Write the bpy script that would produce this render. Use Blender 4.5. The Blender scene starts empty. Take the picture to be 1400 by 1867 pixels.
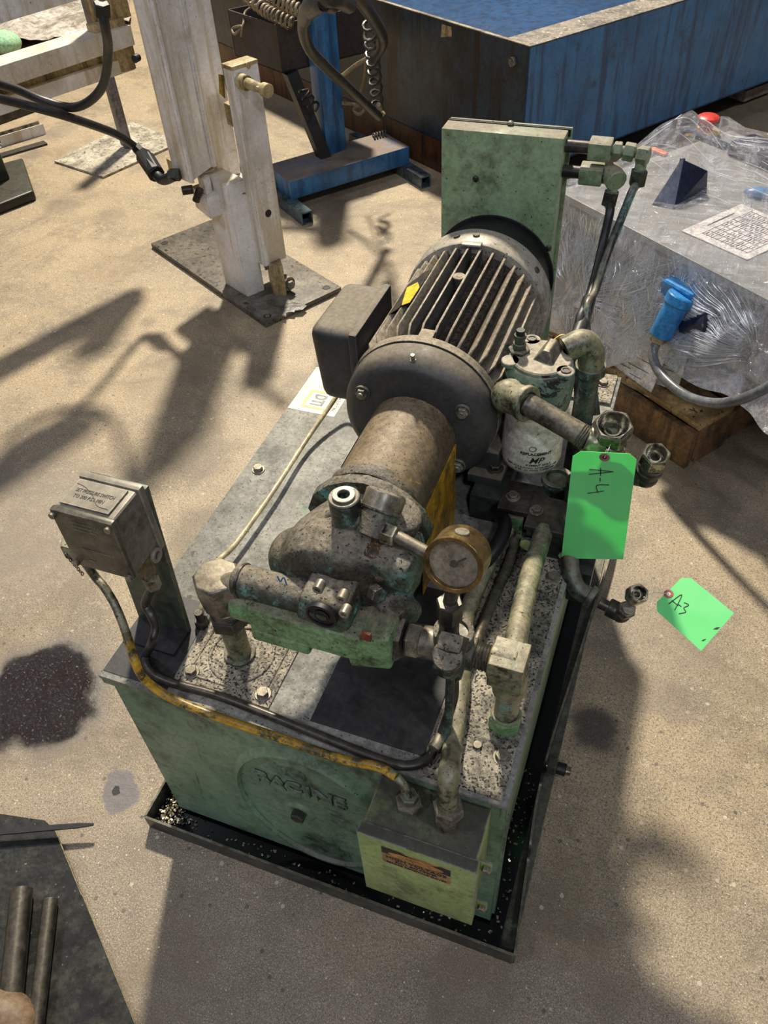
import bpy, bmesh, math, random
from mathutils import Vector, Matrix, Quaternion, noise
random.seed(7)
SC = bpy.context.scene
COL = SC.collection
PI = math.pi

# ------------------------------------------------------------------ camera
FPX = 1447.65
RM = Matrix(((0.93745584, -0.21609152, 0.27291207),
             (0.34478093, 0.68445893, -0.64237222),
             (-0.04798592, 0.69629047, 0.71615426)))
CAM = Vector((0.6673, -0.4565, 1.486))
cd = bpy.data.cameras.new('camera')
cd.sensor_fit = 'VERTICAL'; cd.sensor_height = 36.0
cd.lens = FPX / 1867 * 36.0
cd.clip_start = 0.02; cd.clip_end = 100
cam = bpy.data.objects.new('camera', cd); COL.objects.link(cam)
cam.matrix_world = Matrix.Translation(CAM) @ RM.to_4x4()
SC.camera = cam

# ------------------------------------------------------------------ light
SC.view_settings.view_transform = 'Standard'
SC.view_settings.look = 'None'
SC.view_settings.exposure = 0.0
SC.view_settings.gamma = 1.0
SC.view_settings.use_curve_mapping = False
w = bpy.data.worlds.new('world'); SC.world = w; w.use_nodes = True
w.node_tree.nodes['Background'].inputs[0].default_value = (0.74, 0.78, 1.0, 1)
w.node_tree.nodes['Background'].inputs[1].default_value = 0.10


def lamp(name, loc, target, size, power, color):
    l = bpy.data.lights.new(name, 'AREA'); l.shape = 'DISK'; l.size = size
    l.energy = power; l.color = color
    o = bpy.data.objects.new(name, l); COL.objects.link(o)
    o.location = loc
    o.rotation_euler = (Vector(target) - Vector(loc)).to_track_quat('-Z', 'Y').to_euler()
    return o


lamp('key_or_fill_lamp', (-2.3, 6.7, 8.1), (0.2, 0.8, 0.2), 0.62, 1780, (1.0, 0.91, 0.76))  # key: high bay placed from the directions of the cast shadows
for loc_, pw_ in [((2.6, -4.5, 6.8), 106), ((-3.6, -2.8, 6.8), 88), ((4.6, -1.2, 6.4), 90), ((0.4, -8.5, 7.0), 80), ((-6.5, 2.5, 7.0), 60)]:  # unseen lamps, added for fill and extra glints on metal and film
    lamp('key_or_fill_lamp', loc_, (0.0, 0.9, 0.2), 0.5, pw_, (0.82, 0.86, 1.0))

# ------------------------------------------------------------------ helpers


def ray(px, py):
    return (RM @ Vector((px - 700.0, 933.5 - py, -FPX))).normalized()


def at(px, py, x=None, y=None, z=None):
    """the point of the plane x, y or z = value that lies along a direction of the photograph"""
    r = ray(px, py)
    if x is not None: t = (x - CAM.x) / r.x
    elif y is not None: t = (y - CAM.y) / r.y
    else: t = (z - CAM.z) / r.z
    return CAM + r * t


def atp(px, py, p0, n):
    r = ray(px, py); n = Vector(n)
    return CAM + r * ((Vector(p0) - CAM).dot(n) / r.dot(n))


def zat(x, y, py):
    """height of the point above (x, y) seen at row py"""
    lo, hi = 0.0, 1.45
    for _ in range(40):
        m = (lo + hi) / 2
        q = RM.transposed() @ (Vector((x, y, m)) - CAM)
        v = 933.5 - FPX * q.y / -q.z
        if v > py: lo = m
        else: hi = m
    return lo


def V(*a): return Vector(a)


def frame(d):
    d = d.normalized()
    u = d.cross(V(0, 0, 1))
    if u.length < 1e-3: u = V(1, 0, 0)
    u.normalize(); return u, d.cross(u).normalized()


def smoothpath(pts, k=6):
    pts = [Vector(p) for p in pts]
    if len(pts) < 3: return pts
    P = [2 * pts[0] - pts[1]] + pts + [2 * pts[-1] - pts[-2]]
    out = []
    for i in range(1, len(P) - 2):
        a, b, c, d = P[i - 1], P[i], P[i + 1], P[i + 2]
        for j in range(k):
            t = j / k
            out.append(0.5 * ((2 * b) + (c - a) * t + (2 * a - 5 * b + 4 * c - d) * t * t + (3 * b - a - 3 * c + d) * t ** 3))
    out.append(pts[-1]); return out


class MB:
    def __init__(s): s.v = []; s.f = []

    def add(s, vs, fs):
        o = len(s.v); s.v += [Vector(p) for p in vs]; s.f += [[i + o for i in f] for f in fs]; return s

    def bx(s, x0, x1, y0, y1, z0, z1):
        return s.obox(V((x0 + x1) / 2, (y0 + y1) / 2, (z0 + z1) / 2), V(1, 0, 0), V(0, 1, 0), V(0, 0, 1), abs(x1 - x0), abs(y1 - y0), abs(z1 - z0))

    def obox(s, c, u, v, w, a, b, h):
        u = u.normalized() * a / 2; v = v.normalized() * b / 2; w = w.normalized() * h / 2
        c = Vector(c)
        vs = [c + i * u + j * v + k * w for k in (-1, 1) for j in (-1, 1) for i in (-1, 1)]
        return s.add(vs, [(0, 2, 3, 1), (4, 5, 7, 6), (0, 1, 5, 4), (2, 6, 7, 3), (0, 4, 6, 2), (1, 3, 7, 5)])

    def hull(s, bot, top):
        n = len(bot)
        return s.add(list(bot) + list(top), [list(range(n))[::-1], list(range(n, 2 * n))] + [(i, (i + 1) % n, n + (i + 1) % n, n + i) for i in range(n)])

    def ext(s, poly, d):
        d = Vector(d); poly = [Vector(p) for p in poly]
        return s.hull(poly, [p + d for p in poly])

    def lathe(s, p0, d, prof, n=28, ph=0.0, caps=True):
        p0 = Vector(p0); d = Vector(d).normalized(); u, v = frame(d)
        o = len(s.v); m = len(prof)
        for (t, r) in prof:
            for i in range(n):
                a = ph + 2 * PI * i / n
                s.v.append(p0 + d * t + (u * math.cos(a) + v * math.sin(a)) * r)
        for k in range(m - 1):
            for i in range(n):
                j = (i + 1) % n
                s.f.append([o + k * n + i, o + k * n + j, o + (k + 1) * n + j, o + (k + 1) * n + i])
        if caps:
            if prof[0][1] > 1e-6: s.f.append([o + i for i in range(n)][::-1])
            if prof[-1][1] > 1e-6: s.f.append([o + (m - 1) * n + i for i in range(n)])
        return s

    def cyl(s, p0, p1, r, r2=None, n=24, ph=0.0):
        p0 = Vector(p0); p1 = Vector(p1); L = (p1 - p0).length; r2 = r if r2 is None else r2
        c = min(0.08 * r, L * .2)
        return s.lathe(p0, p1 - p0, [(0, r - c), (c, r), (L - c, r2), (L, r2 - c)], n, ph)

    def hexn(s, p0, p1, r, ph=0.0):
        p0 = Vector(p0); p1 = Vector(p1); L = (p1 - p0).length; c = min(.12 * r, L * .2)
        return s.lathe(p0, p1 - p0, [(0, r * .9), (c, r), (L - c, r), (L, r * .9)], 6, ph)

    def ring(s, p0, p1, ro, ri, n=32, hexa=False, ph=0.0):
        """a tube wall with real thickness"""
        p0 = Vector(p0); d = Vector(p1) - p0; L = d.length; c = (ro - ri) * .12
        return s.lathe(p0, d, [(c, ri), (0, ri + c), (0, ro - c), (c, ro), (L - c, ro), (L, ro - c), (L, ri + c), (L - c, ri), (c, ri)], n, ph, caps=False)

    def nut(s, p0, p1, r, ri, n=36):
        """hexagonal nut with a round bore open at p1"""
        p0 = Vector(p0); p1 = Vector(p1); d = p1 - p0; L = d.length
        u, v = frame(d); dn = d.normalized(); o = len(s.v)

        def loop(t, f):
            for i in range(n):
                a = 2 * PI * i / n
                s.v.append(p0 + dn * t + (u * math.cos(a) + v * math.sin(a)) * f(a))
        hx = lambda a: r * math.cos(PI / 6) / math.cos((a % (PI / 3)) - PI / 6)
        loop(0, lambda a: hx(a) * .86); loop(L * .1, lambda a: min(hx(a), r * .97)); loop(L * .9, lambda a: min(hx(a), r * .97)); loop(L, lambda a: hx(a) * .88)
        loop(L, lambda a: ri * 1.06); loop(L * .95, lambda a: ri); loop(L * .35, lambda a: ri); loop(L * .35, lambda a: ri * .62); loop(L * .62, lambda a: ri * .60); loop(L * .62, lambda a: ri * .48); loop(L * .1, lambda a: ri * .48)
        for k in range(10):
            for i in range(n):
                j = (i + 1) % n; s.f.append([o + k * n + i, o + k * n + j, o + (k + 1) * n + j, o + (k + 1) * n + i])
        s.f.append([o + i for i in range(n)][::-1]); s.f.append([o + 10 * n + i for i in range(n)])
        return s

    def tube(s, pts, r, n=12, k=6, caps=True, closed=False):
        pts = smoothpath(pts, k) if k > 1 else [Vector(p) for p in pts]
        rr = r if callable(r) else (lambda t: r)
        m = len(pts); o = len(s.v); u = None
        for i, p in enumerate(pts):
            t = (pts[min(i + 1, m - 1)] - pts[max(i - 1, 0)]).normalized()
            if u is None: u, _ = frame(t)
            u = (u - t * u.dot(t)).normalized(); v = t.cross(u)
            for j in range(n):
                a = 2 * PI * j / n; s.v.append(p + (u * math.cos(a) + v * math.sin(a)) * rr(i / (m - 1)))
        for i in range(m - 1):
            for j in range(n):
                q = (j + 1) % n; s.f.append([o + i * n + j, o + i * n + q, o + (i + 1) * n + q, o + (i + 1) * n + j])
        if caps: s.f.append([o + j for j in range(n)][::-1]); s.f.append([o + (m - 1) * n + j for j in range(n)])
        return s

    def sph(s, c, r, sc=(1, 1, 1), n=16, m=10):
        c = Vector(c); o = len(s.v)
        for i in range(m + 1):
            th = PI * i / m
            for j in range(n):
                a = 2 * PI * j / n
                s.v.append(c + V(r * sc[0] * math.sin(th) * math.cos(a), r * sc[1] * math.sin(th) * math.sin(a), r * sc[2] * math.cos(th)))
        for i in range(m):
            for j in range(n):
                q = (j + 1) % n; s.f.append([o + i * n + j, o + (i + 1) * n + j, o + (i + 1) * n + q, o + i * n + q])
        return s

    def mesh(s, name, mat, L=V(0, 0, 0), smooth=35, bevel=0, seg=2):
        me = bpy.data.meshes.new(name)
        me.from_pydata([tuple(p - L) for p in s.v], [], s.f)
        bm = bmesh.new(); bm.from_mesh(me)
        bmesh.ops.remove_doubles(bm, verts=bm.verts, dist=1e-6)
        bmesh.ops.recalc_face_normals(bm, faces=bm.faces)
        if bevel:
            es = [e for e in bm.edges if len(e.link_faces) == 2 and e.calc_face_angle(0) > math.radians(40)]
            bmesh.ops.bevel(bm, geom=es, offset=bevel, segments=seg, profile=.6, affect='EDGES', clamp_overlap=True)
        bm.to_mesh(me); bm.free()
        me.materials.append(mat)
        if smooth:
            me.shade_smooth(); me.set_sharp_from_angle(angle=math.radians(smooth))
        return me


def org(o): return Vector(o.get('_o', (0, 0, 0))) if o else V(0, 0, 0)


ORG = {}


def part(name, mb, mat, parent, smooth=35, bevel=0, seg=2, label=None, kind=None):
    L = ORG[parent.name] if parent else V(0, 0, 0)
    me = mb if isinstance(mb, bpy.types.Mesh) else mb.mesh(name, mat, L, smooth, bevel, seg)
    o = bpy.data.objects.new(name, me); COL.objects.link(o); o.parent = parent
    ORG[o.name] = L
    if label: o['label'] = label
    if kind: o['kind'] = kind
    return o


def inst(name, me, parent, mat4):
    """a further copy of a piece, sharing mesh data; mat4 in world space of the build"""
    L = ORG[parent.name]
    o = bpy.data.objects.new(name, me); COL.objects.link(o); o.parent = parent
    o.matrix_local = Matrix.Translation(-L) @ mat4
    ORG[o.name] = L
    return o


def thing(name, label, cat, loc, group=None):
    o = bpy.data.objects.new(name, None); COL.objects.link(o)
    o.location = loc; o.empty_display_size = .05
    o['label'] = label; o['category'] = cat
    if group: o['group'] = group
    ORG[o.name] = Vector(loc); return o


def solo(name, mb, mat, label, cat, loc, group=None, smooth=35, bevel=0, kind=None):
    """a thing that is one mesh"""
    me = mb.mesh(name, mat, Vector(loc), smooth, bevel)
    o = bpy.data.objects.new(name, me); COL.objects.link(o); o.location = loc
    ORG[o.name] = Vector(loc)
    if label: o['label'] = label
    if cat: o['category'] = cat
    if group: o['group'] = group
    if kind: o['kind'] = kind
    return o


def text(name, body, mat, parent, c, u, v, h, width=None, depth=.0004, bold=0.0, shear=0.0):
    """raised or printed lettering: c = centre, u = reading direction, v = up of the letters, h = letter height"""
    cu = bpy.data.curves.new(name, 'FONT'); cu.body = body; cu.align_x = 'CENTER'; cu.align_y = 'CENTER'
    cu.size = h * 1.4; cu.extrude = depth / 2; cu.offset = bold; cu.resolution_u = 2; cu.shear = shear
    tmp = bpy.data.objects.new('tmp', cu); COL.objects.link(tmp)
    bpy.context.view_layer.update()
    dg = bpy.context.evaluated_depsgraph_get()
    me = bpy.data.meshes.new_from_object(tmp.evaluated_get(dg))
    bpy.data.objects.remove(tmp)
    u = u.normalized(); v = (v - u * v.dot(u)).normalized(); w_ = u.cross(v)
    sx = 1.0
    if width:
        xs = [p.co.x for p in me.vertices]; sx = width / max(1e-6, max(xs) - min(xs))
    L = ORG[parent.name]
    M4 = Matrix.Translation(Vector(c) - L) @ Matrix((u, v, w_)).transposed().to_4x4() @ Matrix.Diagonal((sx, 1, 1, 1))
    me.transform(M4); me.materials.clear(); me.materials.append(mat); me.name = name
    o = bpy.data.objects.new(name, me); COL.objects.link(o); o.parent = parent; ORG[o.name] = L
    return o


# ------------------------------------------------------------------ materials
def s2l(c): return tuple(((x / 255) / 12.92 if x / 255 <= .04045 else ((x / 255 + .055) / 1.055) ** 2.4) for x in c) + (1.0,)


class NT:
    def __init__(s, name):
        s.m = bpy.data.materials.new(name); s.m.use_nodes = True; s.t = s.m.node_tree
        s.b = s.t.nodes['Principled BSDF']; s.out = s.t.nodes['Material Output']
        s.tc = s.t.nodes.new('ShaderNodeTexCoord'); s.geo = s.t.nodes.new('ShaderNodeNewGeometry')

    def n(s, typ, **k):
        x = s.t.nodes.new(typ)
        for a, b in k.items(): setattr(x, a, b)
        return x

    def L(s, a, b): s.t.links.new(a, b)

    def setin(s, sock, v):
        if isinstance(v, bpy.types.NodeSocket): s.L(v, sock)
        else: sock.default_value = v

    def math(s, op, a, b=0.0, c=None, clamp=False):
        x = s.n('ShaderNodeMath', operation=op, use_clamp=clamp); s.setin(x.inputs[0], a); s.setin(x.inputs[1], b)
        if c is not None: s.setin(x.inputs[2], c)
        return x.outputs[0]

    def mix(s, f, a, b):
        x = s.n('ShaderNodeMix', data_type='RGBA'); s.setin(x.inputs[0], f); s.setin(x.inputs[6], a); s.setin(x.inputs[7], b); return x.outputs[2]

    def step(s, v, lo, hi, a=0.0, b=1.0):
        x = s.n('ShaderNodeMapRange', interpolation_type='SMOOTHSTEP'); s.setin(x.inputs[0], v)
        x.inputs[1].default_value = lo; x.inputs[2].default_value = hi; x.inputs[3].default_value = a; x.inputs[4].default_value = b
        return x.outputs[0]

    def coord(s, scale=(1, 1, 1), rot=(0, 0, 0), src=None):
        x = s.n('ShaderNodeMapping'); s.L(src or s.tc.outputs['Object'], x.inputs[0]); x.inputs[3].default_value = scale; x.inputs[2].default_value = rot; return x.outputs[0]

    def noise(s, scale, detail=5, rough=.6, vec=None, dist=0.0):
        x = s.n('ShaderNodeTexNoise'); s.L(vec or s.tc.outputs['Object'], x.inputs['Vector']); x.inputs['Scale'].default_value = scale
        x.inputs['Detail'].default_value = detail; x.inputs['Roughness'].default_value = rough; x.inputs['Distortion'].default_value = dist; return x.outputs[0]

    def vor(s, scale, vec=None, feat='F1'):
        x = s.n('ShaderNodeTexVoronoi', feature=feat); s.L(vec or s.tc.outputs['Object'], x.inputs['Vector']); x.inputs['Scale'].default_value = scale; return x

    def up(s, lo=.35, hi=.9):
        x = s.n('ShaderNodeSeparateXYZ'); s.L(s.geo.outputs['Normal'], x.inputs[0]); return s.step(x.outputs[2], lo, hi)

    def bump(s, h, strength=.3, dist=.002, prev=None):
        x = s.n('ShaderNodeBump'); s.setin(x.inputs['Height'], h); x.inputs['Strength'].default_value = strength; x.inputs['Distance'].default_value = dist
        if prev: s.L(prev, x.inputs['Normal'])
        return x.outputs[0]

    def done(s, col, rough=.5, metal=0.0, normal=None, spec=.5):
        s.setin(s.b.inputs['Base Color'], col); s.setin(s.b.inputs['Roughness'], rough); s.setin(s.b.inputs['Metallic'], metal)
        s.b.inputs['Specular IOR Level'].default_value = spec
        if normal: s.L(normal, s.b.inputs['Normal'])
        return s.m


def mat(name, c1, c2=None, sc=8, rough=.5, metal=0.0, grime=None, gsc=14, glo=.5, ghi=.62, wear=None, wlo=.6, whi=.66, wsc=25,
        dust=None, damt=.8, streak=None, speck=None, ssc=160, slo=.62, bump=.25, bsc=80, spec=.5, rvar=.15, bdist=.001, edge=None, mottle=.35, scratch=None):
    t = NT(name); c1 = s2l(c1); c = c1
    if c2: c = t.mix(t.step(t.noise(sc, 6, .65), .36, .64), c1, s2l(c2))
    if wear: c = t.mix(t.step(t.noise(wsc, 8, .72, dist=.5), wlo - .02, whi - .02), c, s2l(wear))
    if scratch:
        sn = t.noise(30, 4, .6, t.coord((1.0, .9, .12), (.3, .9, .2)), .3)
        c = t.mix(t.math('MULTIPLY', t.step(sn, .64, .70), t.step(t.noise(5, 3), .45, .6)), c, s2l(scratch))
    if grime:
        g = t.math('ADD', t.math('MULTIPLY', t.noise(gsc, 8, .78), .8), t.math('MULTIPLY', t.noise(gsc * 5, 5, .75), .2))
        c = t.mix(t.step(g, glo - .045, ghi - .03), c, s2l(grime))
    if streak:
        c = t.mix(t.step(t.noise(7, 6, .65, t.coord((3.2, 3.2, .28))), .47, .62), c, s2l(streak))
    if dust:
        f = t.math('MULTIPLY', t.up(), t.step(t.noise(gsc * .8, 7, .75), .3, .56, damt * .45, damt))
        c = t.mix(f, c, s2l(dust))
    if edge:
        bv = t.n('ShaderNodeBevel', samples=3); bv.inputs['Radius'].default_value = .0035
        dp = t.n('ShaderNodeVectorMath', operation='DOT_PRODUCT'); t.L(bv.outputs[0], dp.inputs[0]); t.L(t.geo.outputs['Normal'], dp.inputs[1])
        em = t.math('MULTIPLY', t.step(dp.outputs['Value'], .975, .90), t.step(t.noise(38, 5, .7), .40, .52))
        c = t.mix(em, c, s2l(edge))
    if mottle:
        mo_ = t.noise(bsc * .8 + 20, 7, .78)
        hs = t.n('ShaderNodeHueSaturation'); t.setin(hs.inputs['Color'], c); t.L(t.step(mo_, .33, .67, 1 - mottle, 1 + mottle), hs.inputs['Value']); c = hs.outputs[0]
    if speck:
        c = t.mix(t.step(t.noise(ssc, 2, .5), slo, slo + .05), c, s2l(speck))
    rn = t.math('MULTIPLY_ADD', t.noise(gsc * 1.7, 4), rvar * 2, rough - rvar, clamp=True)
    if dust: rn = t.math('MAXIMUM', rn, t.math('MULTIPLY', f, .8))
    nm = t.bump(t.noise(bsc, 5, .6), bump, bdist)
    return t.done(c, rn, metal, nm, spec)


GREEN = mat('green_paint', (124, 152, 120), (102, 130, 102), 5, .38, grime=(44, 52, 40), gsc=7, glo=.53, ghi=.70, dust=(112, 108, 96), speck=(28, 30, 24), slo=.70, bump=.12, edge=(40, 44, 36), scratch=(52, 60, 46), mottle=.22)
DARKPOST = mat('post_green', (84, 98, 78), (66, 78, 62), 6, .45, grime=(40, 42, 34), gsc=8, glo=.5, ghi=.66, edge=(120, 122, 100), scratch=(40, 42, 34))
CABG = mat('cabinet_green', (136, 160, 122), (116, 140, 102), 5, .45, grime=(70, 74, 50), gsc=8, glo=.52, ghi=.72, dust=(140, 130, 110), damt=1.0, speck=(40, 44, 30), slo=.69, bump=.08, edge=(150, 146, 124), scratch=(70, 66, 44), mottle=.2)
OLIVE = mat('olive_green_paint', (160, 178, 108), (136, 156, 94), 7, .4, grime=(78, 88, 50), gsc=10, glo=.52, ghi=.70, dust=(62, 58, 50), damt=.95, speck=(50, 58, 34), slo=.70, bump=.08, edge=(150, 150, 140), scratch=(90, 96, 56), mottle=.2)
DARKGREEN = mat('dark_oily_green', (52, 74, 58), (28, 36, 30), 12, .32, grime=(18, 20, 18), glo=.45, ghi=.6, dust=(66, 64, 58), damt=.5)
CASTG = mat('pump_casting_green', (86, 108, 88), (58, 76, 62), 14, .5, grime=(54, 48, 38), gsc=18, glo=.47, ghi=.58, wear=(92, 136, 128), wlo=.56, whi=.60, dust=(122, 112, 94), damt=1.0, speck=(30, 26, 20), ssc=230, slo=.62, bump=.9, bsc=110, bdist=.003, mottle=.45)
LIGHTG = mat('pale_green_casting', (122, 158, 108), (100, 138, 92), 12, .42, grime=(66, 76, 52), gsc=14, glo=.53, ghi=.66, dust=(122, 112, 92), damt=1.0, speck=(44, 46, 34), slo=.66, bump=.4, bsc=110, bdist=.002)
PIPEG = mat('worn_green_pipe', (118, 126, 92), (136, 130, 100), 16, .36, metal=.15, grime=(52, 52, 44), gsc=20, glo=.5, ghi=.60, wear=(110, 140, 128), wlo=.58, whi=.64, dust=(150, 140, 114), damt=.7, bump=.4, bdist=.002, speck=(40, 40, 32), ssc=200, slo=.66)
TEALPIPE = mat('dark_teal_pipe', (78, 98, 82), (58, 66, 56), 20, .38, metal=.1, grime=(34, 36, 32), gsc=22, glo=.47, ghi=.58, wear=(104, 136, 128), wlo=.57, whi=.62, dust=(126, 118, 98), damt=.7, bump=.4, bdist=.002)
STEEL = mat('oily_steel', (142, 136, 120), (108, 102, 90), 24, .36, metal=.5, grime=(56, 52, 44), gsc=26, glo=.52, ghi=.64, dust=(132, 122, 102), damt=.7, bump=.3, edge=(158, 152, 134))
DSTEEL = mat('dark_steel', (70, 66, 60), (46, 45, 43), 24, .38, metal=.35, grime=(28, 27, 25), glo=.5, ghi=.65, dust=(98, 90, 76), damt=.5, edge=(112, 106, 92))
CHROME = mat('bright_plated_steel', (164, 158, 132), (124, 120, 100), 30, .28, metal=.75, grime=(50, 50, 44), gsc=34, glo=.52, ghi=.62, bump=.1, edge=(220, 214, 190))
BORE = mat('oily_black_bore', (30, 30, 32), (16, 16, 18), 20, .2, metal=.5)
MOTOR = mat('motor_grey', (74, 71, 66), (56, 55, 53), 10, .5, grime=(38, 35, 30), gsc=14, glo=.5, ghi=.7, dust=(156, 142, 118), damt=1.0, speck=(30, 28, 24), ssc=240, slo=.68, bump=.35, bsc=120, edge=(184, 172, 148))
MOTORD = mat('motor_bell_dark', (58, 59, 57), (46, 47, 47), 6, .48, grime=(34, 34, 32), gsc=9, glo=.52, ghi=.72, dust=(122, 112, 94), damt=1.0, bump=.3, bsc=130, mottle=.25, edge=(96, 92, 82))
MOTORDUST = mat('dust_between_fins', (92, 80, 64), (60, 52, 42), 40, .85, speck=(36, 30, 24), ssc=200, slo=.55, bump=.8, bsc=200)
SHROUD = mat('fan_shroud_grey', (182, 176, 160), (154, 148, 134), 9, .5, metal=.05, grime=(96, 86, 70), gsc=12, glo=.5, ghi=.68, dust=(166, 156, 134), damt=.6, speck=(60, 56, 46), slo=.66, mottle=.2)
BLACK = mat('matt_black', (22, 22, 23), (14, 14, 15), 10, .5)
RUBBER = mat('black_rubber_hose', (30, 31, 32), (44, 44, 42), 30, .45, dust=(70, 66, 58), damt=.5)
GUARD = mat('guard_brown', (116, 98, 70), (94, 82, 62), 8, .5, metal=.1, grime=(70, 60, 46), gsc=12, glo=.5, ghi=.66, wear=(168, 132, 48), wlo=.64, whi=.67, dust=(132, 116, 90), damt=.8, speck=(60, 50, 36), ssc=330, slo=.62, bump=.3)
YELLOW = mat('old_yellow_paint', (196, 152, 32), (168, 124, 28), 10, .45, grime=(84, 70, 30), gsc=18, glo=.5, ghi=.66, streak=(90, 72, 28))
PLATE = mat('dusty_plate_grey', (150, 148, 136), (124, 122, 112), 5, .6, grime=(96, 94, 84), gsc=14, glo=.48, ghi=.66, wear=(118, 140, 112), wlo=.63, whi=.72, wsc=6, speck=(50, 48, 42), ssc=300, slo=.64, bump=.5, bsc=140, mottle=.25, scratch=(70, 68, 60))
PLATEOILSHADE = mat('oil_and_shade_plate', (58, 56, 52), (44, 43, 41), 6, .45, grime=(32, 31, 30), gsc=14, glo=.5, ghi=.7, speck=(110, 108, 100), ssc=110, slo=.75, bump=.3)  # dark tone holds oil plus shade painted into the colour
PLATESPECK = mat('gritty_plate', (164, 154, 132), (134, 126, 110), 12, .7, speck=(38, 35, 30), ssc=260, slo=.55, bump=1.0, bsc=170, bdist=.002, grime=(84, 78, 66), gsc=24, glo=.5, ghi=.64)
SWITCH = mat('switch_grey_cast', (132, 126, 112), (108, 104, 94), 8, .42, metal=.1, grime=(74, 70, 58), gsc=9, glo=.5, ghi=.68, dust=(150, 140, 120), damt=.6, bump=.12, edge=(176, 168, 148), mottle=.18)
SWITCHD = mat('switch_cover', (104, 97, 78), (84, 80, 66), 10, .4, metal=.1, grime=(60, 58, 46), gsc=16, glo=.47, ghi=.62, bump=.12, edge=(130, 124, 104), mottle=.2)
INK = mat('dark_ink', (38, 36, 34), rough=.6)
PAPER = mat('white_filter_enamel', (232, 228, 212), (218, 212, 192), 6, .35, speck=(110, 100, 80), ssc=130, slo=.70, bump=.04)
FILTHEAD = mat('flaking_filter_head', (96, 120, 102), (112, 132, 112), 10, .42, metal=.05, wear=(34, 36, 34), wlo=.53, whi=.54, wsc=17, dust=(164, 154, 132), damt=1.0, speck=(60, 56, 46), slo=.7, bump=.4)
BRASS = mat('dull_brass', (150, 124, 76), (116, 94, 58), 20, .34, metal=.8, grime=(70, 58, 40), gsc=22, glo=.52, ghi=.68, bump=.1)
GLASSG = mat('fogged_gauge_glass', (138, 128, 108), (118, 108, 92), 9, .22, grime=(72, 66, 56), gsc=16, glo=.5, ghi=.72, bump=.05)
def tag_material():
    t = NT('green_tag_card')
    c = t.mix(t.step(t.noise(9, 4), .4, .6), s2l((150, 250, 168)), s2l((138, 246, 158)))
    t.done(c, .55, 0, t.bump(t.noise(60, 3), .05, .001))
    tl = t.n('ShaderNodeBsdfTranslucent'); t.L(c, tl.inputs[0])
    mx = t.n('ShaderNodeMixShader'); mx.inputs[0].default_value = .42; t.L(t.b.outputs[0], mx.inputs[1]); t.L(tl.outputs[0], mx.inputs[2]); t.L(mx.outputs[0], t.out.inputs[0])
    return t.m


TAG = tag_material()
EYELET = mat('brown_tag_eyelet', (150, 92, 84), rough=.7)
STRING = mat('tag_wire', (210, 206, 196), rough=.4)
YPIPE = mat('yellow_and_green_conduit', (204, 160, 44), (180, 134, 34), 12, .35, grime=(56, 62, 44), gsc=30, glo=.52, ghi=.6, wear=(120, 146, 120), wlo=.60, whi=.64, wsc=9, bump=.2, dust=(96, 80, 40), damt=.55)
WTUBE = mat('cream_tube', (196, 182, 140), (170, 158, 122), 12, .35, grime=(110, 100, 76), glo=.6, ghi=.75)
PAN = mat('drip_pan_steel', (78, 78, 68), (54, 55, 48), 8, .34, metal=.25, grime=(28, 28, 26), gsc=12, glo=.47, ghi=.62, wear=(100, 122, 94), wlo=.60, whi=.65, dust=(120, 114, 96), damt=.5, edge=(140, 136, 112))
OILBLK = mat('black_oil', (8, 8, 8), rough=.12, rvar=.05, bump=.05)
OILLAB = mat('warning_label_tan', (172, 134, 86), (146, 112, 72), 12, .4)
ORANGE = mat('orange_label_ink', (196, 136, 66), rough=.45)
STICKER = mat('cream_sticker', (232, 226, 196), (220, 214, 182), 10, .5)
STICKERO = mat('pale_orange_ink', (228, 176, 96), rough=.5)
GREYINK = mat('grey_ink', (110, 116, 112), rough=.5)
WHITE = mat('dirty_white_paint', (232, 228, 222), (214, 208, 200), 6, .45, grime=(164, 150, 122), gsc=7, glo=.56, ghi=.78, streak=(200, 188, 166), dust=(206, 192, 162), damt=.5, speck=(120, 104, 80), slo=.70, bump=.12, edge=(150, 134, 104), mottle=.10)
WHITEY = mat('yellowed_white_paint', (184, 168, 124), (160, 140, 96), 6, .5, grime=(120, 100, 66), gsc=10, glo=.52, ghi=.7, streak=(110, 90, 60), bump=.15)
GREASE = mat('grease_and_grime', (52, 48, 42), (110, 104, 92), 14, .35, bump=.8, bsc=60, bdist=.004)
FOOTPL = mat('worn_steel_floor_plate', (112, 104, 90), (88, 82, 72), 6, .5, metal=.2, grime=(62, 56, 48), gsc=10, glo=.5, ghi=.7, speck=(44, 40, 34), ssc=60, slo=.63, bump=.3)
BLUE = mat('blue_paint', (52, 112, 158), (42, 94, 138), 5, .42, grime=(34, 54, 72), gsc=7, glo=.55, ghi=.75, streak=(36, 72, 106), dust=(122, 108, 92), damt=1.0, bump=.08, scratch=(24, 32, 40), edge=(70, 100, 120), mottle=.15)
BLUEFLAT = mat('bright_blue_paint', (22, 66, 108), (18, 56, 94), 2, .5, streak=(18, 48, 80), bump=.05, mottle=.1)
BLUEDARK = mat('dark_blue_panel', (40, 56, 66), (34, 44, 50), 4, .42, grime=(26, 26, 24), gsc=7, glo=.48, ghi=.66, streak=(36, 28, 20), bump=.1)  # darker, browner blue for one side of the bin
BINWOOD = mat('stained_skid_wood', (98, 62, 34), (70, 44, 26), 6, .5, streak=(40, 28, 18))
TRAY = mat('dark_brown_tray', (52, 44, 42), (44, 38, 36), 8, .5)
COILT = mat('tan_coil_hose', (142, 126, 98), (112, 100, 80), 12, .45)
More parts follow.
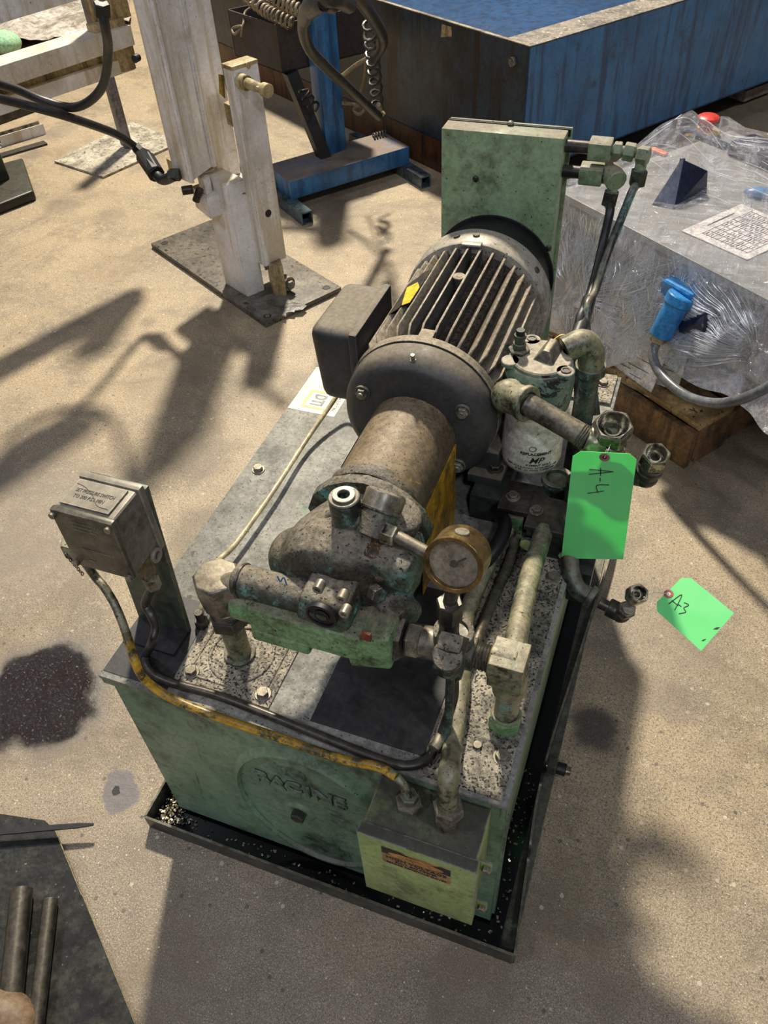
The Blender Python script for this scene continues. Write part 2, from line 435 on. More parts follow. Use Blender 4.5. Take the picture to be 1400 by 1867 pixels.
WOOD = mat('pallet_wood', (176, 146, 98), (146, 114, 72), 10, .6, grime=(84, 64, 42), gsc=9, glo=.5, ghi=.68, speck=(60, 44, 28), ssc=60, slo=.66, bump=.4, bsc=60)
WOODD = mat('old_pallet_wood', (138, 102, 66), (108, 80, 52), 10, .6, grime=(66, 50, 36), gsc=8, glo=.5, ghi=.68, streak=(84, 64, 44), bump=.4, bsc=60)
CONS = mat('console_grey', (150, 148, 142), (136, 134, 130), 5, .45, grime=(108, 106, 102), gsc=9, glo=.58, ghi=.78, bump=.05, mottle=.08)
CONSD = mat('console_dark_grey', (84, 86, 90), (66, 68, 72), 5, .4, bump=.05)
SHEET = mat('paper_sheet', (232, 224, 218), (226, 216, 210), 4, .6, bump=.03)
PAPERLINE = mat('printed_lines', (120, 108, 116), rough=.7)
BLUEPLASTIC = mat('blue_plastic', (48, 128, 186), (40, 108, 168), 9, .35, bump=.05)
NAVY = mat('dark_navy_plastic', (38, 44, 66), (28, 32, 48), 9, .3)
RED = mat('red_plastic', (196, 58, 50), rough=.35)
YELP = mat('yellow_plastic', (226, 196, 60), rough=.4)
ORANGEP = mat('orange_plastic', (226, 110, 50), rough=.4)
GREYCABLE = mat('grey_cable', (108, 110, 112), (92, 94, 98), 20, .35)
CLOTHG = mat('pale_green_cloth', (150, 190, 150), rough=.8)
PLATEDK = mat('dark_scrap_plate', (46, 46, 40), (62, 60, 52), 6, .4, metal=.3, grime=(28, 28, 26), gsc=16, glo=.45, ghi=.6, wear=(86, 92, 76), wlo=.64, whi=.68, speck=(130, 128, 112), ssc=120, slo=.72, bump=.5)
EDGE = mat('bright_sheared_edge', (190, 180, 140), rough=.3, metal=.8)
BOOT = mat('tan_leather', (120, 98, 72), (104, 84, 62), 12, .6)
DKGREENM = mat('dark_machine_green', (40, 48, 38), (56, 56, 44), 8, .45, grime=(24, 24, 20), glo=.45, ghi=.6, dust=(70, 66, 52), damt=.6)
RUST = mat('rust', (124, 66, 32), (84, 46, 26), 60, .8)
CHIP = mat('metal_shavings', (176, 166, 140), (90, 84, 72), 120, .3, metal=.8)
DEBRIS = mat('brown_oily_debris', (86, 64, 40), (46, 36, 26), 90, .5, speck=(150, 122, 74), ssc=300, slo=.6, bump=.8, bsc=300)


def wrap_material(nm_, lo, hi, glo_):
    t = NT(nm_)
    st = t.noise(26, 4, .7, t.coord((1.0, .13, .5), (0, 0, .6)), .4)
    st2 = t.noise(40, 4, .7, t.coord((.2, 1.0, .35), (.5, .2, -.35)), .6)
    fold = t.noise(9, 6, .75, dist=1.6)
    h = t.math('ADD', t.math('ADD', st, st2), t.math('MULTIPLY', fold, 1.2))
    h = t.math('ADD', h, t.math('MULTIPLY', t.noise(70, 3, .6, dist=1.0), .35))
    nm = t.bump(h, 1.0, .03)
    a = t.math('ADD', t.step(t.math('MAXIMUM', st, st2), .46, .62, lo, hi), t.step(fold, .46, .68, 0, .12))
    t.b.inputs['Base Color'].default_value = (.86, .87, .93, 1)
    t.b.inputs['Roughness'].default_value = .09
    t.b.inputs['Specular IOR Level'].default_value = .5
    t.L(nm, t.b.inputs['Normal'])
    tr = t.n('ShaderNodeBsdfTransparent'); gl = t.n('ShaderNodeBsdfGlossy'); gl.inputs['Roughness'].default_value = .08
    gl.inputs['Color'].default_value = (1, 1, 1, 1); t.L(nm, gl.inputs['Normal'])
    m1 = t.n('ShaderNodeMixShader'); t.setin(m1.inputs[0], a); t.L(tr.outputs[0], m1.inputs[1]); t.L(t.b.outputs[0], m1.inputs[2])
    m2 = t.n('ShaderNodeMixShader'); m2.inputs[0].default_value = glo_; t.L(m1.outputs[0], m2.inputs[1]); t.L(gl.outputs[0], m2.inputs[2])
    t.L(m2.outputs[0], t.out.inputs[0]); return t.m


WRAP = wrap_material('stretch_wrap_film', .30, .72, .30)
WRAPTOP = wrap_material('stretch_wrap_top_film', .07, .34, .22)


def floor_material():
    t = NT('worn_concrete')
    pos = t.tc.outputs['Object']
    big = t.noise(1.1, 6, .6); mid = t.noise(5, 7, .7); fine = t.noise(46, 6, .75); vf = t.noise(190, 3, .7)
    c = t.mix(t.step(big, .35, .65), s2l((176, 154, 118)), s2l((152, 136, 108)))
    c = t.mix(t.step(mid, .44, .66, 0, .7), c, s2l((116, 104, 84)))
    c = t.mix(t.step(fine, .5, .68, 0, .6), c, s2l((194, 178, 148)))
    c = t.mix(t.step(vf, .49, .62, 0, .75), c, s2l((88, 80, 70)))
    # greyer floor round the front of the machine, mostly its shade painted in
    sx = t.n('ShaderNodeSeparateXYZ'); t.L(pos, sx.inputs[0])
    yy = t.math('ADD', sx.outputs[1], t.math('MULTIPLY', mid, .5))
    c = t.mix(t.step(yy, .75, .0, 0, .5), c, s2l((126, 115, 102)))
    gr_ = t.noise(420, 2, .6)
    c = t.mix(t.step(gr_, .54, .66, 0, .6), c, s2l((206, 194, 168)))
    c = t.mix(t.step(gr_, .46, .34, 0, .6), c, s2l((84, 76, 66)))
    cl = t.noise(2.4, 7, .7, dist=.8)
    c = t.mix(t.step(cl, .50, .64, 0, .5), c, s2l((112, 98, 76)))
    # aggregate
    vo = t.vor(34); agg = t.step(vo.outputs['Distance'], .16, .10)
    sel = t.step(t.n('ShaderNodeSeparateColor').outputs[0], 0, 1)
    sc = t.n('ShaderNodeSeparateColor'); t.L(vo.outputs['Color'], sc.inputs[0])
    c = t.mix(t.math('MULTIPLY', agg, t.step(sc.outputs[0], .72, .78, 0, .7)), c, s2l((70, 64, 58)))
    c = t.mix(t.math('MULTIPLY', agg, t.step(sc.outputs[1], .80, .84, 0, .8)), c, s2l((196, 184, 160)))
    v2 = t.vor(120); s2 = t.n('ShaderNodeSeparateColor'); t.L(v2.outputs['Color'], s2.inputs[0])
    glint = t.math('MULTIPLY', t.step(v2.outputs['Distance'], .24, .12), t.step(s2.outputs[0], .90, .93))
    c = t.mix(t.math('MULTIPLY', glint, .7), c, s2l((226, 214, 188)))
    wet = None
    stains_and_shade = [(88, 1258, .185, .75, (98, 94, 92), 0), (74, 1265, .128, 1.0, (34, 26, 16), 1), (218, 1435, .042, .8, (100, 96, 100), 0), (216, 1434, .013, 1, (24, 20, 18), 0),  # floor stains, with the lift post's cast shadow painted in as dark spots
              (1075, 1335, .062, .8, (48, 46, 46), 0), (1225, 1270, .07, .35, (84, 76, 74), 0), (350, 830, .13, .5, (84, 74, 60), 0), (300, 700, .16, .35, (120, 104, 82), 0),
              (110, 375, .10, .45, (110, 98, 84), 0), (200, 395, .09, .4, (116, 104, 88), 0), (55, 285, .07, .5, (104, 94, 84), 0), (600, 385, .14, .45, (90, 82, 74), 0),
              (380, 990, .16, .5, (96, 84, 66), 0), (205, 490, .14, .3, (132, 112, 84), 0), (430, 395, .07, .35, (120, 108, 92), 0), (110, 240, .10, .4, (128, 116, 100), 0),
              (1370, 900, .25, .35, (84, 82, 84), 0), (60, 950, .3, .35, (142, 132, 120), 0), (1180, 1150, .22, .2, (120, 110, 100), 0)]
    dn = t.n('ShaderNodeTexNoise'); t.L(pos, dn.inputs['Vector']); dn.inputs['Scale'].default_value = 9; dn.inputs['Detail'].default_value = 5
    dv = t.n('ShaderNodeVectorMath', operation='MULTIPLY_ADD'); t.L(dn.outputs['Color'], dv.inputs[0]); dv.inputs[1].default_value = (.14, .14, 0); t.L(pos, dv.inputs[2])
    for px, py, r, amt, col, iswet in stains_and_shade:
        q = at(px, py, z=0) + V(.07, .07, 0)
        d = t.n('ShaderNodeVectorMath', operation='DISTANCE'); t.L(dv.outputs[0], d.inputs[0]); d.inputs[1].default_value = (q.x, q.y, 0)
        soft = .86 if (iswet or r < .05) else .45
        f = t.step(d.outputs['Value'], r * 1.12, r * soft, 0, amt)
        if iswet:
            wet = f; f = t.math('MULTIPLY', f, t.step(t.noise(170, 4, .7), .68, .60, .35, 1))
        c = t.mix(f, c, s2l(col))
    rough = t.math('MULTIPLY_ADD', fine, .35, .36)
    rough = t.math('MULTIPLY_ADD', wet, -.44, rough, clamp=True)
    nm = t.bump(t.math('ADD', fine, t.math('MULTIPLY', vf, .4)), .35, .004)
    nm = t.bump(t.noise(12, 3), .12, .02, nm)
    return t.done(c, rough, 0, nm, .5)


# ------------------------------------------------------------------ floor
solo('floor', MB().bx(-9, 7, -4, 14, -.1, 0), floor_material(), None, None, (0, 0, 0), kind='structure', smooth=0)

# ------------------------------------------------------------------ drip pan
ZT = 0.49                     # height of the top of the tank
X3, Y3, Z3 = V(1, 0, 0), V(0, 1, 0), V(0, 0, 1)
pan = thing('drip_pan', 'shallow dark steel drip pan full of oil under the green hydraulic unit', 'drip pan', (.31, .5, 0))
PX0, PX1, PY0, PY1, PH = -.036, .668, -.046, 1.06, .045
part('pan_floor', MB().bx(PX0, PX1, PY0, PY1, .001, .004), PAN, pan)
m = MB()
m.bx(PX0, PX1, PY0 - .002, PY0 + .002, 0, PH)
m.bx(PX0, PX1, PY1 - .002, PY1 + .002, 0, PH)
m.bx(PX0 - .002, PX0 + .002, PY0, PY1, 0, PH)
rim = [(PX1, PY0), (.655, .10), (.645, .22), (.645, .34), (.655, .50), (.668, .72), (.676, .90), (PX1, PY1)]
sp = smoothpath([V(x, y, 0) for x, y in rim], 5)
for a, b in zip(sp[:-1], sp[1:]):
    m.hull([a, b, b + V(.004, 0, 0), a + V(.004, 0, 0)], [p + V(0, 0, PH) for p in (a, b, b + V(.004, 0, 0), a + V(.004, 0, 0))])
part('rim', m, PAN, pan, smooth=30)
part('oil', MB().bx(PX0 + .003, .642, PY0 + .003, PY1 - .003, .004, .008), OILBLK, pan, label='black oil standing in the pan')
m = MB(); rr = random.Random(3)
for i in range(420):
    x = -.03 + abs(rr.gauss(0, .03)); y = -.04 + abs(rr.gauss(0, .04)); 
    if i > 230: x = rr.uniform(-.03, .6); y = rr.uniform(-.042, -.012)
    if i > 330: x = rr.uniform(.60, .64); y = rr.uniform(-.04, .3)
    a = rr.uniform(0, PI); s = rr.uniform(.0012, .0035)
    m.obox(V(x, y, .0085 + rr.uniform(0, .004)), V(math.cos(a), math.sin(a), rr.uniform(-.4, .4)), V(-math.sin(a), math.cos(a), 0), Z3 + V(rr.uniform(-.5, .5), 0, 0), s * 1.6, s, .0006)
part('metal_shavings', m, CHIP, pan, smooth=0, kind='stuff')
dp = at(1010, 1398, z=.026)
plug = part('drain_nipple', MB().cyl(V(.648, dp.y, .026), V(.695, dp.y, .026), .0085, n=20), CHROME, pan)
part('hex_nut', MB().hexn(V(.650, dp.y, .026), V(.668, dp.y, .026), .019), DSTEEL, plug)
part('rubber_sleeve', MB().cyl(V(.668, dp.y, .026), V(.686, dp.y, .026), .012, n=20), BLACK, plug)

# ------------------------------------------------------------------ hydraulic power unit
U = thing('hydraulic_power_unit', 'green oil-stained hydraulic power unit with grey motor and pump standing in a drip pan', 'hydraulic pump', (.31, .47, .008))
W_, D_ = .62, .945
tank = part('reservoir_tank', MB().bx(.006, .612, .012, D_ - .012, .07, ZT - .008), GREEN, U, bevel=.003)
fp = part('front_plate', MB().bx(.006, .618, .0, .012, .0195, ZT - .008), GREEN, tank)
part('foot_plate', MB().bx(.02, .60, .03, .06, .008, .07).bx(.02, .60, D_ - .06, D_ - .03, .008, .07), DARKGREEN, tank)
m = MB().bx(.612, .618, .0, .012, .0, .1)
m = MB().bx(.575, .622, .012, .022, .02, .4)
part('corner_gusset', m, GREEN, tank)
m = MB().bx(-.002, .62, -.010, D_, ZT - .008, ZT)
top = part('top_plate', m, PLATE, U, bevel=.0012, label='dusty grey top plate of the tank')
part('side_flange', MB().bx(.612, .6195, -.004, D_ - .005, ZT - .055, ZT - .0085), GREEN, top)
part('front_flange', MB().bx(.0, .60, -.009, -.004, ZT - .02, ZT - .0085), GREEN, top)
part('gritty_strip', MB().bx(.500, .612, -.004, .44, ZT, ZT + .0015), PLATESPECK, top)

# oval embossed cover on the front plate
oc = V(.312, 0, .228)
m = MB()
prof = []
n = 72
rings = [(1.0, 0.0), (.985, -.004), (.955, -.004), (.93, -.0005), (.90, .0), (.84, .0)]
rings = [(1.09, .0005), (1.06, -.0040), (1.03, -.0082), (1.015, -.0098), (1.0, -.0094), (.985, -.0012), (.95, -.0010), (.5, -.0014), (.0, -.0014)]
for (s_, dy) in rings:
    for i in range(n):
        a = 2 * PI * i / n
        m.v.append(oc + V(.128 * s_ * math.cos(a), dy, .184 * s_ * math.sin(a)))
for k in range(len(rings) - 1):
    for i in range(n):
        j = (i + 1) % n
        m.f.append([k * n + i, k * n + j, (k + 1) * n + j, (k + 1) * n + i])
oval = part('oval_cover', m, GREEN, tank, smooth=60)
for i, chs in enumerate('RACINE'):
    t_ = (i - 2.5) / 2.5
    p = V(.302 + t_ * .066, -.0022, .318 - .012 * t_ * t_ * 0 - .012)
    text('letter_edge_shade', chs, INK, oval, p + V(0, .0006, -.0006), X3, Z3, .032, depth=.0012, bold=.0016)  # dark backing painted in as edge shading round the raised letter
    text('raised_letter', chs, GREEN, oval, p + V(0, -.0010, 0), X3, Z3, .032, depth=.0075, bold=.0003)
ec = V(.297, -.0018, .352)
m = MB(); q = [(-.017, -.010), (.017, -.010), (.017, .008), (.011, .012), (-.020, .012), (-.013, .005)]
for a, b in zip(q, q[1:] + q[:1]):
    m.tube([ec + V(a[0], 0, a[1]), ec + V(b[0], 0, b[1])], .0018, 6, k=1)
m.tube([ec + V(-.008, 0, -.004), ec + V(.010, 0, -.004)], .0012, 6, k=1)
part('raised_emblem', m, GREEN, oval)
bc = V(.288, 0, .214)
part('bolt_boss', MB().lathe(bc, -Y3, [(-.002, .030), (.004, .027), (.007, .021), (.004, .016), (.003, .0)], 32), GREEN, oval, smooth=60)
part('cover_bolt', MB().hexn(bc + V(0, 0, 0), bc + V(0, -.017, 0), .013, ph=.4), DSTEEL, oval)

# raised square flange plate and dark cover plate
FC = V(.188, .090, ZT)
m = MB().bx(.112, .266, .020, .160, ZT, ZT + .003)
fl = part('suction_flange_plate', m, PLATESPECK, top, bevel=.001)
m = MB(); m.tube([FC + V(.048 * math.cos(a), .048 * math.sin(a), .003) for a in [2 * PI * i / 40 for i in range(41)]], .0028, 8, k=1, caps=False)
for s_ in (-1, 1):
    m.tube([FC + V(.062 * s_, -.045, .003), FC + V(.062 * s_, .045, .003)], .0022, 8, k=1)
    m.tube([FC + V(-.045, .056 * s_, .003), FC + V(.045, .056 * s_, .003)], .0022, 8, k=1)
part('raised_bead', m, PLATESPECK, fl, smooth=60)


def bolt(p, d=Z3, r=.009, h=.009, parent=None, m_=STEEL, ph=.3, wash=True, name='bolt'):
    mb = MB()
    p = Vector(p); d = Vector(d).normalized()
    if wash: mb.cyl(p, p + d * .0022, r * 1.35, n=20)
    mb.hexn(p, p + d * h, r, ph)
    return part(name, mb, m_, parent)


for q in [(.131, .038), (.249, .038), (.249, .142), (.128, .142)]:
    bolt((q[0], q[1], ZT + .003), parent=fl, ph=q[0] * 9)
for q in [(.026, .469), (.596, .055), (.026, .80), (.596, .38)]:
    bolt((q[0], q[1], ZT), parent=top, ph=q[1] * 5, m_=STEEL)
part('small_screw', MB().cyl(V(.561, .060, ZT), V(.561, .060, ZT + .006), .006, n=14), STEEL, top)
m = MB().bx(.330, .497, .022, .30, ZT, ZT + .0025)
cp = part('access_cover_plate', m, PLATEOILSHADE, top, bevel=.0008, label='access cover darkened by oil and painted-in pump shade')  # dark colour stands for oil and the pump's shade together
m = MB().ext([V(.0, .16, ZT + .0004), V(.0, .0, ZT + .0004), V(.11, .0, ZT + .0004), V(.10, .16, ZT + .0004)], (0, 0, .0008))
part('oil_and_shade_patch', m, PLATEOILSHADE, top)  # oil and the switch post's shade painted as one dark patch
st = part('sticker', MB().bx(.0, .102, .654, .80, ZT, ZT + .0006), STICKER, top, label='cream sticker with an orange square logo')
u_, v_ = V(0, -1, 0), V(1, 0, 0)
sc_ = V(.052, .695, ZT + .0008)
m = MB()
for a, b, c_, d_ in [(-.029, .029, -.029, -.023), (-.029, .029, .023, .029), (-.029, -.023, -.023, .023), (.023, .029, -.023, .023)]:
    m.bx(sc_.x + a, sc_.x + b, sc_.y + c_, sc_.y + d_, ZT + .0006, ZT + .0009)
part('orange_frame', m, STICKERO, st)
text('printed_letters', 'DTI', GREYINK, st, sc_ + V(-.002, 0, 0), u_, v_, .026, width=.034, depth=.0005, bold=.0012)
text('printed_letters', 'TORNCLOUT INC', GREYINK, st, V(.091, .700, ZT + .0008), u_, v_, .008, width=.066, depth=.0004)
part('sticker_edge', MB().bx(.0795, .0800, .654, .80, ZT + .0006, ZT + .0008), EYELET, st)

# ------------------------------------------------------------------ pressure switch on its post
pp_ = part('switch_post', MB().hull([V(.0, .100, ZT), V(.090, .100, ZT), V(.090, .108, ZT), V(.0, .108, ZT)], [V(.020, .100, .806), V(.108, .100, .806), V(.108, .108, .806), V(.020, .108, .806)]), DARKPOST, U, bevel=.001, label='dark green upright plate carrying the pressure switch')
part('post_foot', MB().bx(.000, .090, .055, .106, ZT + .001, ZT + .005), PLATEOILSHADE, pp_)
SX0, SX1, SZ0, SZ1 = .017, .108, .712, .815
sw = part('pressure_switch', MB().bx(SX0 + .002, SX1 - .002, .036, .090, SZ0, SZ1 - .002), SWITCH, U, bevel=.005, seg=3)
part('back_housing', MB().bx(SX0 + .001, SX1 + .001, .088, .0995, SZ0 - .01, SZ1 + .001), SWITCH, sw, bevel=.004)
part('front_cover', MB().bx(SX0, SX1, .0275, .038, SZ0 - .003, SZ1 - .001), SWITCHD, sw, bevel=.004, label='darker brown front cover')
for x in (SX0 + .005, SX1 - .005):
    for z in (SZ0 + .004, SZ1 - .009):
        part('cover_screw', MB().cyl(V(x, .0275, z), V(x, .0225, z), .0045, n=14), STEEL, sw)
lp = part('instruction_plate', MB().bx(SX0 + .008, SX1 - .012, .041, .084, SZ1 - .0025, SZ1 + .0008), SWITCH, sw)
lc = V((SX0 + SX1) / 2 - .002, .062, SZ1 + .001)
text('engraved_text', 'SET PRESSURE SWITCH', INK, lp, lc + V(0, .004, 0), X3, Y3, .0058, width=.056, depth=.0004)
text('engraved_text', 'TO 200 P.S.I. MIN', INK, lp, lc + V(-.003, -.006, 0), X3, Y3, .0058, width=.044, depth=.0004)
part('scratch', MB().tube([lc + V(-.034, .014, 0), lc + V(-.018, .010, 0), lc + V(.0, -.001, 0), lc + V(.014, -.013, 0), lc + V(.031, -.015, 0)], .0004, 5), INK, lp)
m = MB()
for i, (dx, dz, w__) in enumerate([(0, 0, .040), (-.003, -.007, .030), (0, -.013, .036), (.002, -.05, .044), (-.012, -.072, .010)]):
    m.bx(.062 + dx - w__ / 2, .062 + dx + w__ / 2, .0268, .0275, .80 + dz - .0012, .80 + dz + .0012)
part('raised_lettering', m, SWITCHD, sw, label='illegible cast lettering')
# lugs, bottom fittings
m = MB(); m.ring(V(.1035, .080, .702), V(.1085, .080, .702), .011, .006, 24)
part('mounting_lug', m, SWITCH, sw)
cb0 = at(156, 1036, y=.058)
part('conduit_boss', MB().hexn(V(cb0.x, .058, SZ0 - .022), V(cb0.x, .058, SZ0 + .004), .017).cyl(V(cb0.x, .058, SZ0 - .028), V(cb0.x, .058, SZ0 - .02), .0125), PIPEG, sw)
part('sensing_port', MB().hexn(V(.090, .070, .672), V(.090, .070, .712), .013), GUARD, sw)
part('tube_nut', MB().hexn(V(.0905, .070, .640), V(.090, .070, .662), .011, ph=.2).cyl(V(.0905, .070, .655), V(.090, .07, .674), .008), STEEL, sw)
m = MB()
ch0 = at(121, 1012, y=.03)
for i in range(9):
    c_ = ch0 + V(.0015 * i, 0, -.0042 * i); d_ = X3 if i % 2 else Y3
    e_ = V(0, 0, 1)
    m.tube([c_ + d_ * .0019 * math.cos(a) + e_ * .0032 * math.sin(a) for a in [2 * PI * k / 10 for k in range(11)]], .0007, 5, k=1, caps=False)
part('bead_chain', m, DSTEEL, sw, kind='stuff')

# ------------------------------------------------------------------ tubes along the front
def pz(lst, **k): return [at(a, b, **k) for a, b in lst]


up_ = [V(cb0.x, .058, SZ0 - .02), at(174, 1052, y=.056), at(188, 1068, y=.050), at(207, 1098, y=.040), at(222, 1132, y=.026), at(230, 1155, y=.014)]
part('grey_green_conduit', MB().tube(up_, .0061, 14), PIPEG, U, smooth=60)
cond = [at(230, 1155, y=.014), at(238, 1180, y=.0)] + pz([(246, 1205), (262, 1236), (300, 1266), (349, 1289), (411, 1312), (470, 1332), (527, 1351), (585, 1372), (643, 1389), (690, 1398)], y=-.019) + [at(722, 1416, y=-.024), at(738, 1437, y=-.030), at(745, 1462, y=-.036)]
yc = part('yellow_conduit', MB().tube(cond[:-2], .0063, 14), YPIPE, U, smooth=60, label='thin conduit with chipped yellow paint')
thin = [V(.0905, .070, .645)] + [at(265, 1100, y=.066), at(276, 1122, y=.058), at(284, 1144, y=.05), at(277, 1172, y=.035)] + \
       pz([(266, 1195), (268, 1215), (285, 1233), (323, 1248), (396, 1268), (496, 1306), (604, 1350), (700, 1387), (745, 1396), (776, 1386), (796, 1358)], z=ZT + .0075) + \
       [at(812, 1318, z=ZT + .03), at(826, 1275, z=ZT + .07), at(828, 1240, y=.09)]
part('conduit_end', MB().tube(cond[-3:], .0066, 14), PIPEG, U, smooth=60, label='bare grey-green end of the yellow conduit')
part('sensing_tube', MB().tube(thin, .0066, 14), DSTEEL, U, smooth=60, label='dark oily steel tube bent along the tank edge')
big = [V(.510, .43, ZT + .03)] + [at(893, 1020, z=ZT + .03), at(858, 1100, z=ZT + .028), at(842, 1170, z=ZT + .024), at(840, 1240, z=ZT + .02), at(834, 1300, z=ZT + .018), at(824, 1370, z=ZT + .016), at(818, 1410, y=-.022), at(816, 1452, y=-.034), at(815, 1480, y=-.036)]
part('large_conduit', MB().tube(big, .0135, 18), PIPEG, U, smooth=60)
long2 = pz([(939, 984), (930, 1020), (905, 1080), (880, 1140), (850, 1215), (822, 1290), (800, 1350), (790, 1366)], z=ZT + .014)
part('long_tube', MB().tube(long2, .0082, 14), STEEL, U, smooth=60)
wt = [at(652, 648, z=.60), at(640, 672, z=.575), at(618, 716, z=.54)] + pz([(560, 800), (505, 885), (460, 950), (425, 997), (400, 1020)], z=ZT + .022) + [at(385, 1040, z=ZT + .05), at(374, 1070, z=ZT + .045), at(369, 1105, z=ZT + .035), V(.103, .122, ZT + .02)]
part('cream_tube', MB().tube(wt, .0046, 12), WTUBE, U, smooth=60)
part('tube_fitting', MB().hexn(V(.103, .120, ZT), V(.103, .120, ZT + .016), .011).cyl(V(.103, .12, ZT + .016), V(.103, .12, ZT + .034), .0065), DSTEEL, U)

# ------------------------------------------------------------------ electrical box on the front
EX0, EX1, EY0, EY1, EZ0, EZ1 = .442, .602, -.088, 0, .262, .459
eb = part('electrical_box', MB().bx(EX0 + .003, EX1 - .003, EY0 + .006, EY1, EZ0 + .004, EZ1 - .001), OLIVE, U, bevel=.003)
cv = part('box_cover', MB().bx(EX0, EX1, EY0 - .003, EY0 + .003, EZ0, EZ1).bx(EX0, EX1, EY0 - .003, EY0 + .014, EZ1 - .002, EZ1 + .002).bx(EX1 - .002, EX1 + .001, EY0 - .003, EY0 + .016, EZ0, EZ1), OLIVE, eb, bevel=.0015)
lab = part('warning_label', MB().bx(.476, .570, EY0 - .0042, EY0 - .0028, .395, .442), OILLAB, eb, label='torn tan high voltage warning label')
yl = EY0 - .0044
part('black_band', MB().ext([V(.476, yl, .427), V(.570, yl, .4235), V(.570, yl, .4425), V(.555, yl, .4425), V(.540, yl, .436), V(.52, yl, .440), V(.50, yl, .4435), V(.476, yl, .4435)], (0, .0008, 0)), INK, lab)
m = MB(); m.ext([V(.523 + .038 * math.cos(a), yl - .0002, .431 + .0075 * math.sin(a)) for a in [2 * PI * i / 24 for i in range(24)]], (0, .0006, 0))
part('orange_oval', m, ORANGE, lab)
text('printed_text', 'WARNING', OILLAB, lab, V(.521, yl - .0006, .431), X3, Z3, .0085, width=.046, depth=.0004)
text('printed_text', 'HIGH VOLTAGE', INK, lab, V(.523, yl - .0001, .4165), X3, Z3, .0080, width=.083, depth=.0005)
text('printed_text', 'SHUT OFF POWER', INK, lab, V(.523, yl - .0001, .4075), X3, Z3, .0042, width=.058, depth=.0005)
text('printed_text', 'BEFORE REMOVING COVER', INK, lab, V(.523, yl - .0001, .3995), X3, Z3, .0042, width=.084, depth=.0005)
for z in (.285, .430):
    m = MB().bx(EX1 - .002, EX1 + .016, EY0 + .02, EY0 + .023, z - .014, z + .014)
    part('mounting_ear', m, OLIVE, eb, bevel=.0008)
    part('ear_bolt', MB().hexn(V(EX1 + .009, EY0 + .02, z), V(EX1 + .009, EY0 + .013, z), .006), STEEL, eb)
p = at(746, 1466, z=EZ1); part('conduit_nut', MB().hexn(V(p.x, p.y, EZ1), V(p.x, p.y, EZ1 + .012), .019).hexn(V(p.x, p.y, EZ1 + .012), V(p.x, p.y + .002, EZ1 + .024), .013, ph=.3), STEEL, eb)
p = at(815, 1500, z=EZ1); P2 = at(816, 1452, y=-.034)
part('conduit_connector', MB().cyl(V(p.x, p.y, EZ1), V(p.x, p.y + .002, EZ1 + .026), .0165), STEEL, eb)
part('conduit_nut', MB().hexn(V(p.x, p.y + .002, EZ1 + .024), V(p.x, p.y + .004, EZ1 + .044), .0205), STEEL, eb)

# ------------------------------------------------------------------ motor
AX, AZ = .343, .69


def ax(y): return V(AX, y, AZ)


CR = .100
mo = part('electric_motor', MB().lathe(ax(.49), Y3, [(0, .118), (.012, .122), (.022, .108), (.035, CR), (.29, CR), (.30, .112), (.31, .116)], 64), MOTORDUST, U, smooth=40, label='dark grey finned electric motor')
bell = part('end_bell', MB().lathe(ax(.445), Y3, [(0, .068), (0, .098), (.004, .106), (.014, .117), (.024, .1215), (.040, .1225), (.046, .1225), (.048, .119), (.052, .119)], 72), MOTORD, mo, smooth=50)
part('bell_flange', MB().lathe(ax(.494), Y3, [(0, .1245), (.014, .1255), (.018, .118), (.03, .104)], 72), MOTOR, mo, smooth=40)
# fins: one profile, turned about the axis
def fin_mesh(name, y0=.508, y1=.795, ro=.1275, th=.0052):
    prof = [(y0 - .004, CR - .004), (y0 + .004, CR + .006), (y0 + .016, ro - .008), (y0 + .030, ro), (y1 - .012, ro), (y1, ro - .006), (y1 + .002, CR - .004)]
    a = [V(-th / 2 * (1.25 if r < ro - .01 else .72), y - .65, r) for y, r in prof]
    b = [V(th / 2 * (1.25 if r < ro - .01 else .72), y - .65, r) for y, r in prof]
    return MB().hull(a, b).mesh(name, MOTOR, V(0, 0, 0), 35, .0012)


fm = fin_mesh('fin'); fshort = fin_mesh('fin', .508, .70)
NF = 36
for i in range(NF):
    a = 2 * PI * (i + .5) / NF          # 0 = up, positive towards +x
    aa = (a + PI) % (2 * PI) - PI
    if -PI * .62 < aa < -PI * .36: continue       # junction box side
    if abs(aa) > PI * .86: continue               # feet
    me = fm
    M4 = Matrix.Translation(V(AX, .65, AZ)) @ Matrix.Rotation(aa, 4, 'Y')
    inst('fin', me, mo, M4)
# lifting boss between two top fins
def onr(a, y, r): return V(AX + r * math.sin(a), y, AZ + r * math.cos(a))


a0 = -2 * PI / NF * 0.0
part('lifting_boss', MB().cyl(onr(a0, .690, .104), onr(a0, .690, .126), .011).cyl(onr(a0, .690, .126), onr(a0, .690, .1265), .005), MOTOR, mo)
m = MB().obox(onr(a0, .520, .113), V(1, 0, 0), Y3, Z3, .024, .022, .022)
part('fin_bridge', m, MOTOR, mo, bevel=.004)
# fan shroud
part('fan_shroud', MB().lathe(ax(.792), Y3, [(.0, .1275), (.0, .1305), (.004, .1325), (.052, .1325), (.056, .130), (.056, .118), (.05, .1)], 80), SHROUD, mo, smooth=40, label='light grey fan shroud ring')
for a in (-.32, -.05, .9):
    part('shroud_screw', MB().cyl(onr(a, .818, .132), onr(a, .818, .1355), .006, n=16), DSTEEL, mo)
part('shroud_tab', MB().obox(onr(-.05, .790, .131), V(math.cos(.05), 0, math.sin(.05)), Y3, V(-math.sin(.05), 0, math.cos(.05)), .034, .014, .004), SHROUD, mo, bevel=.001)
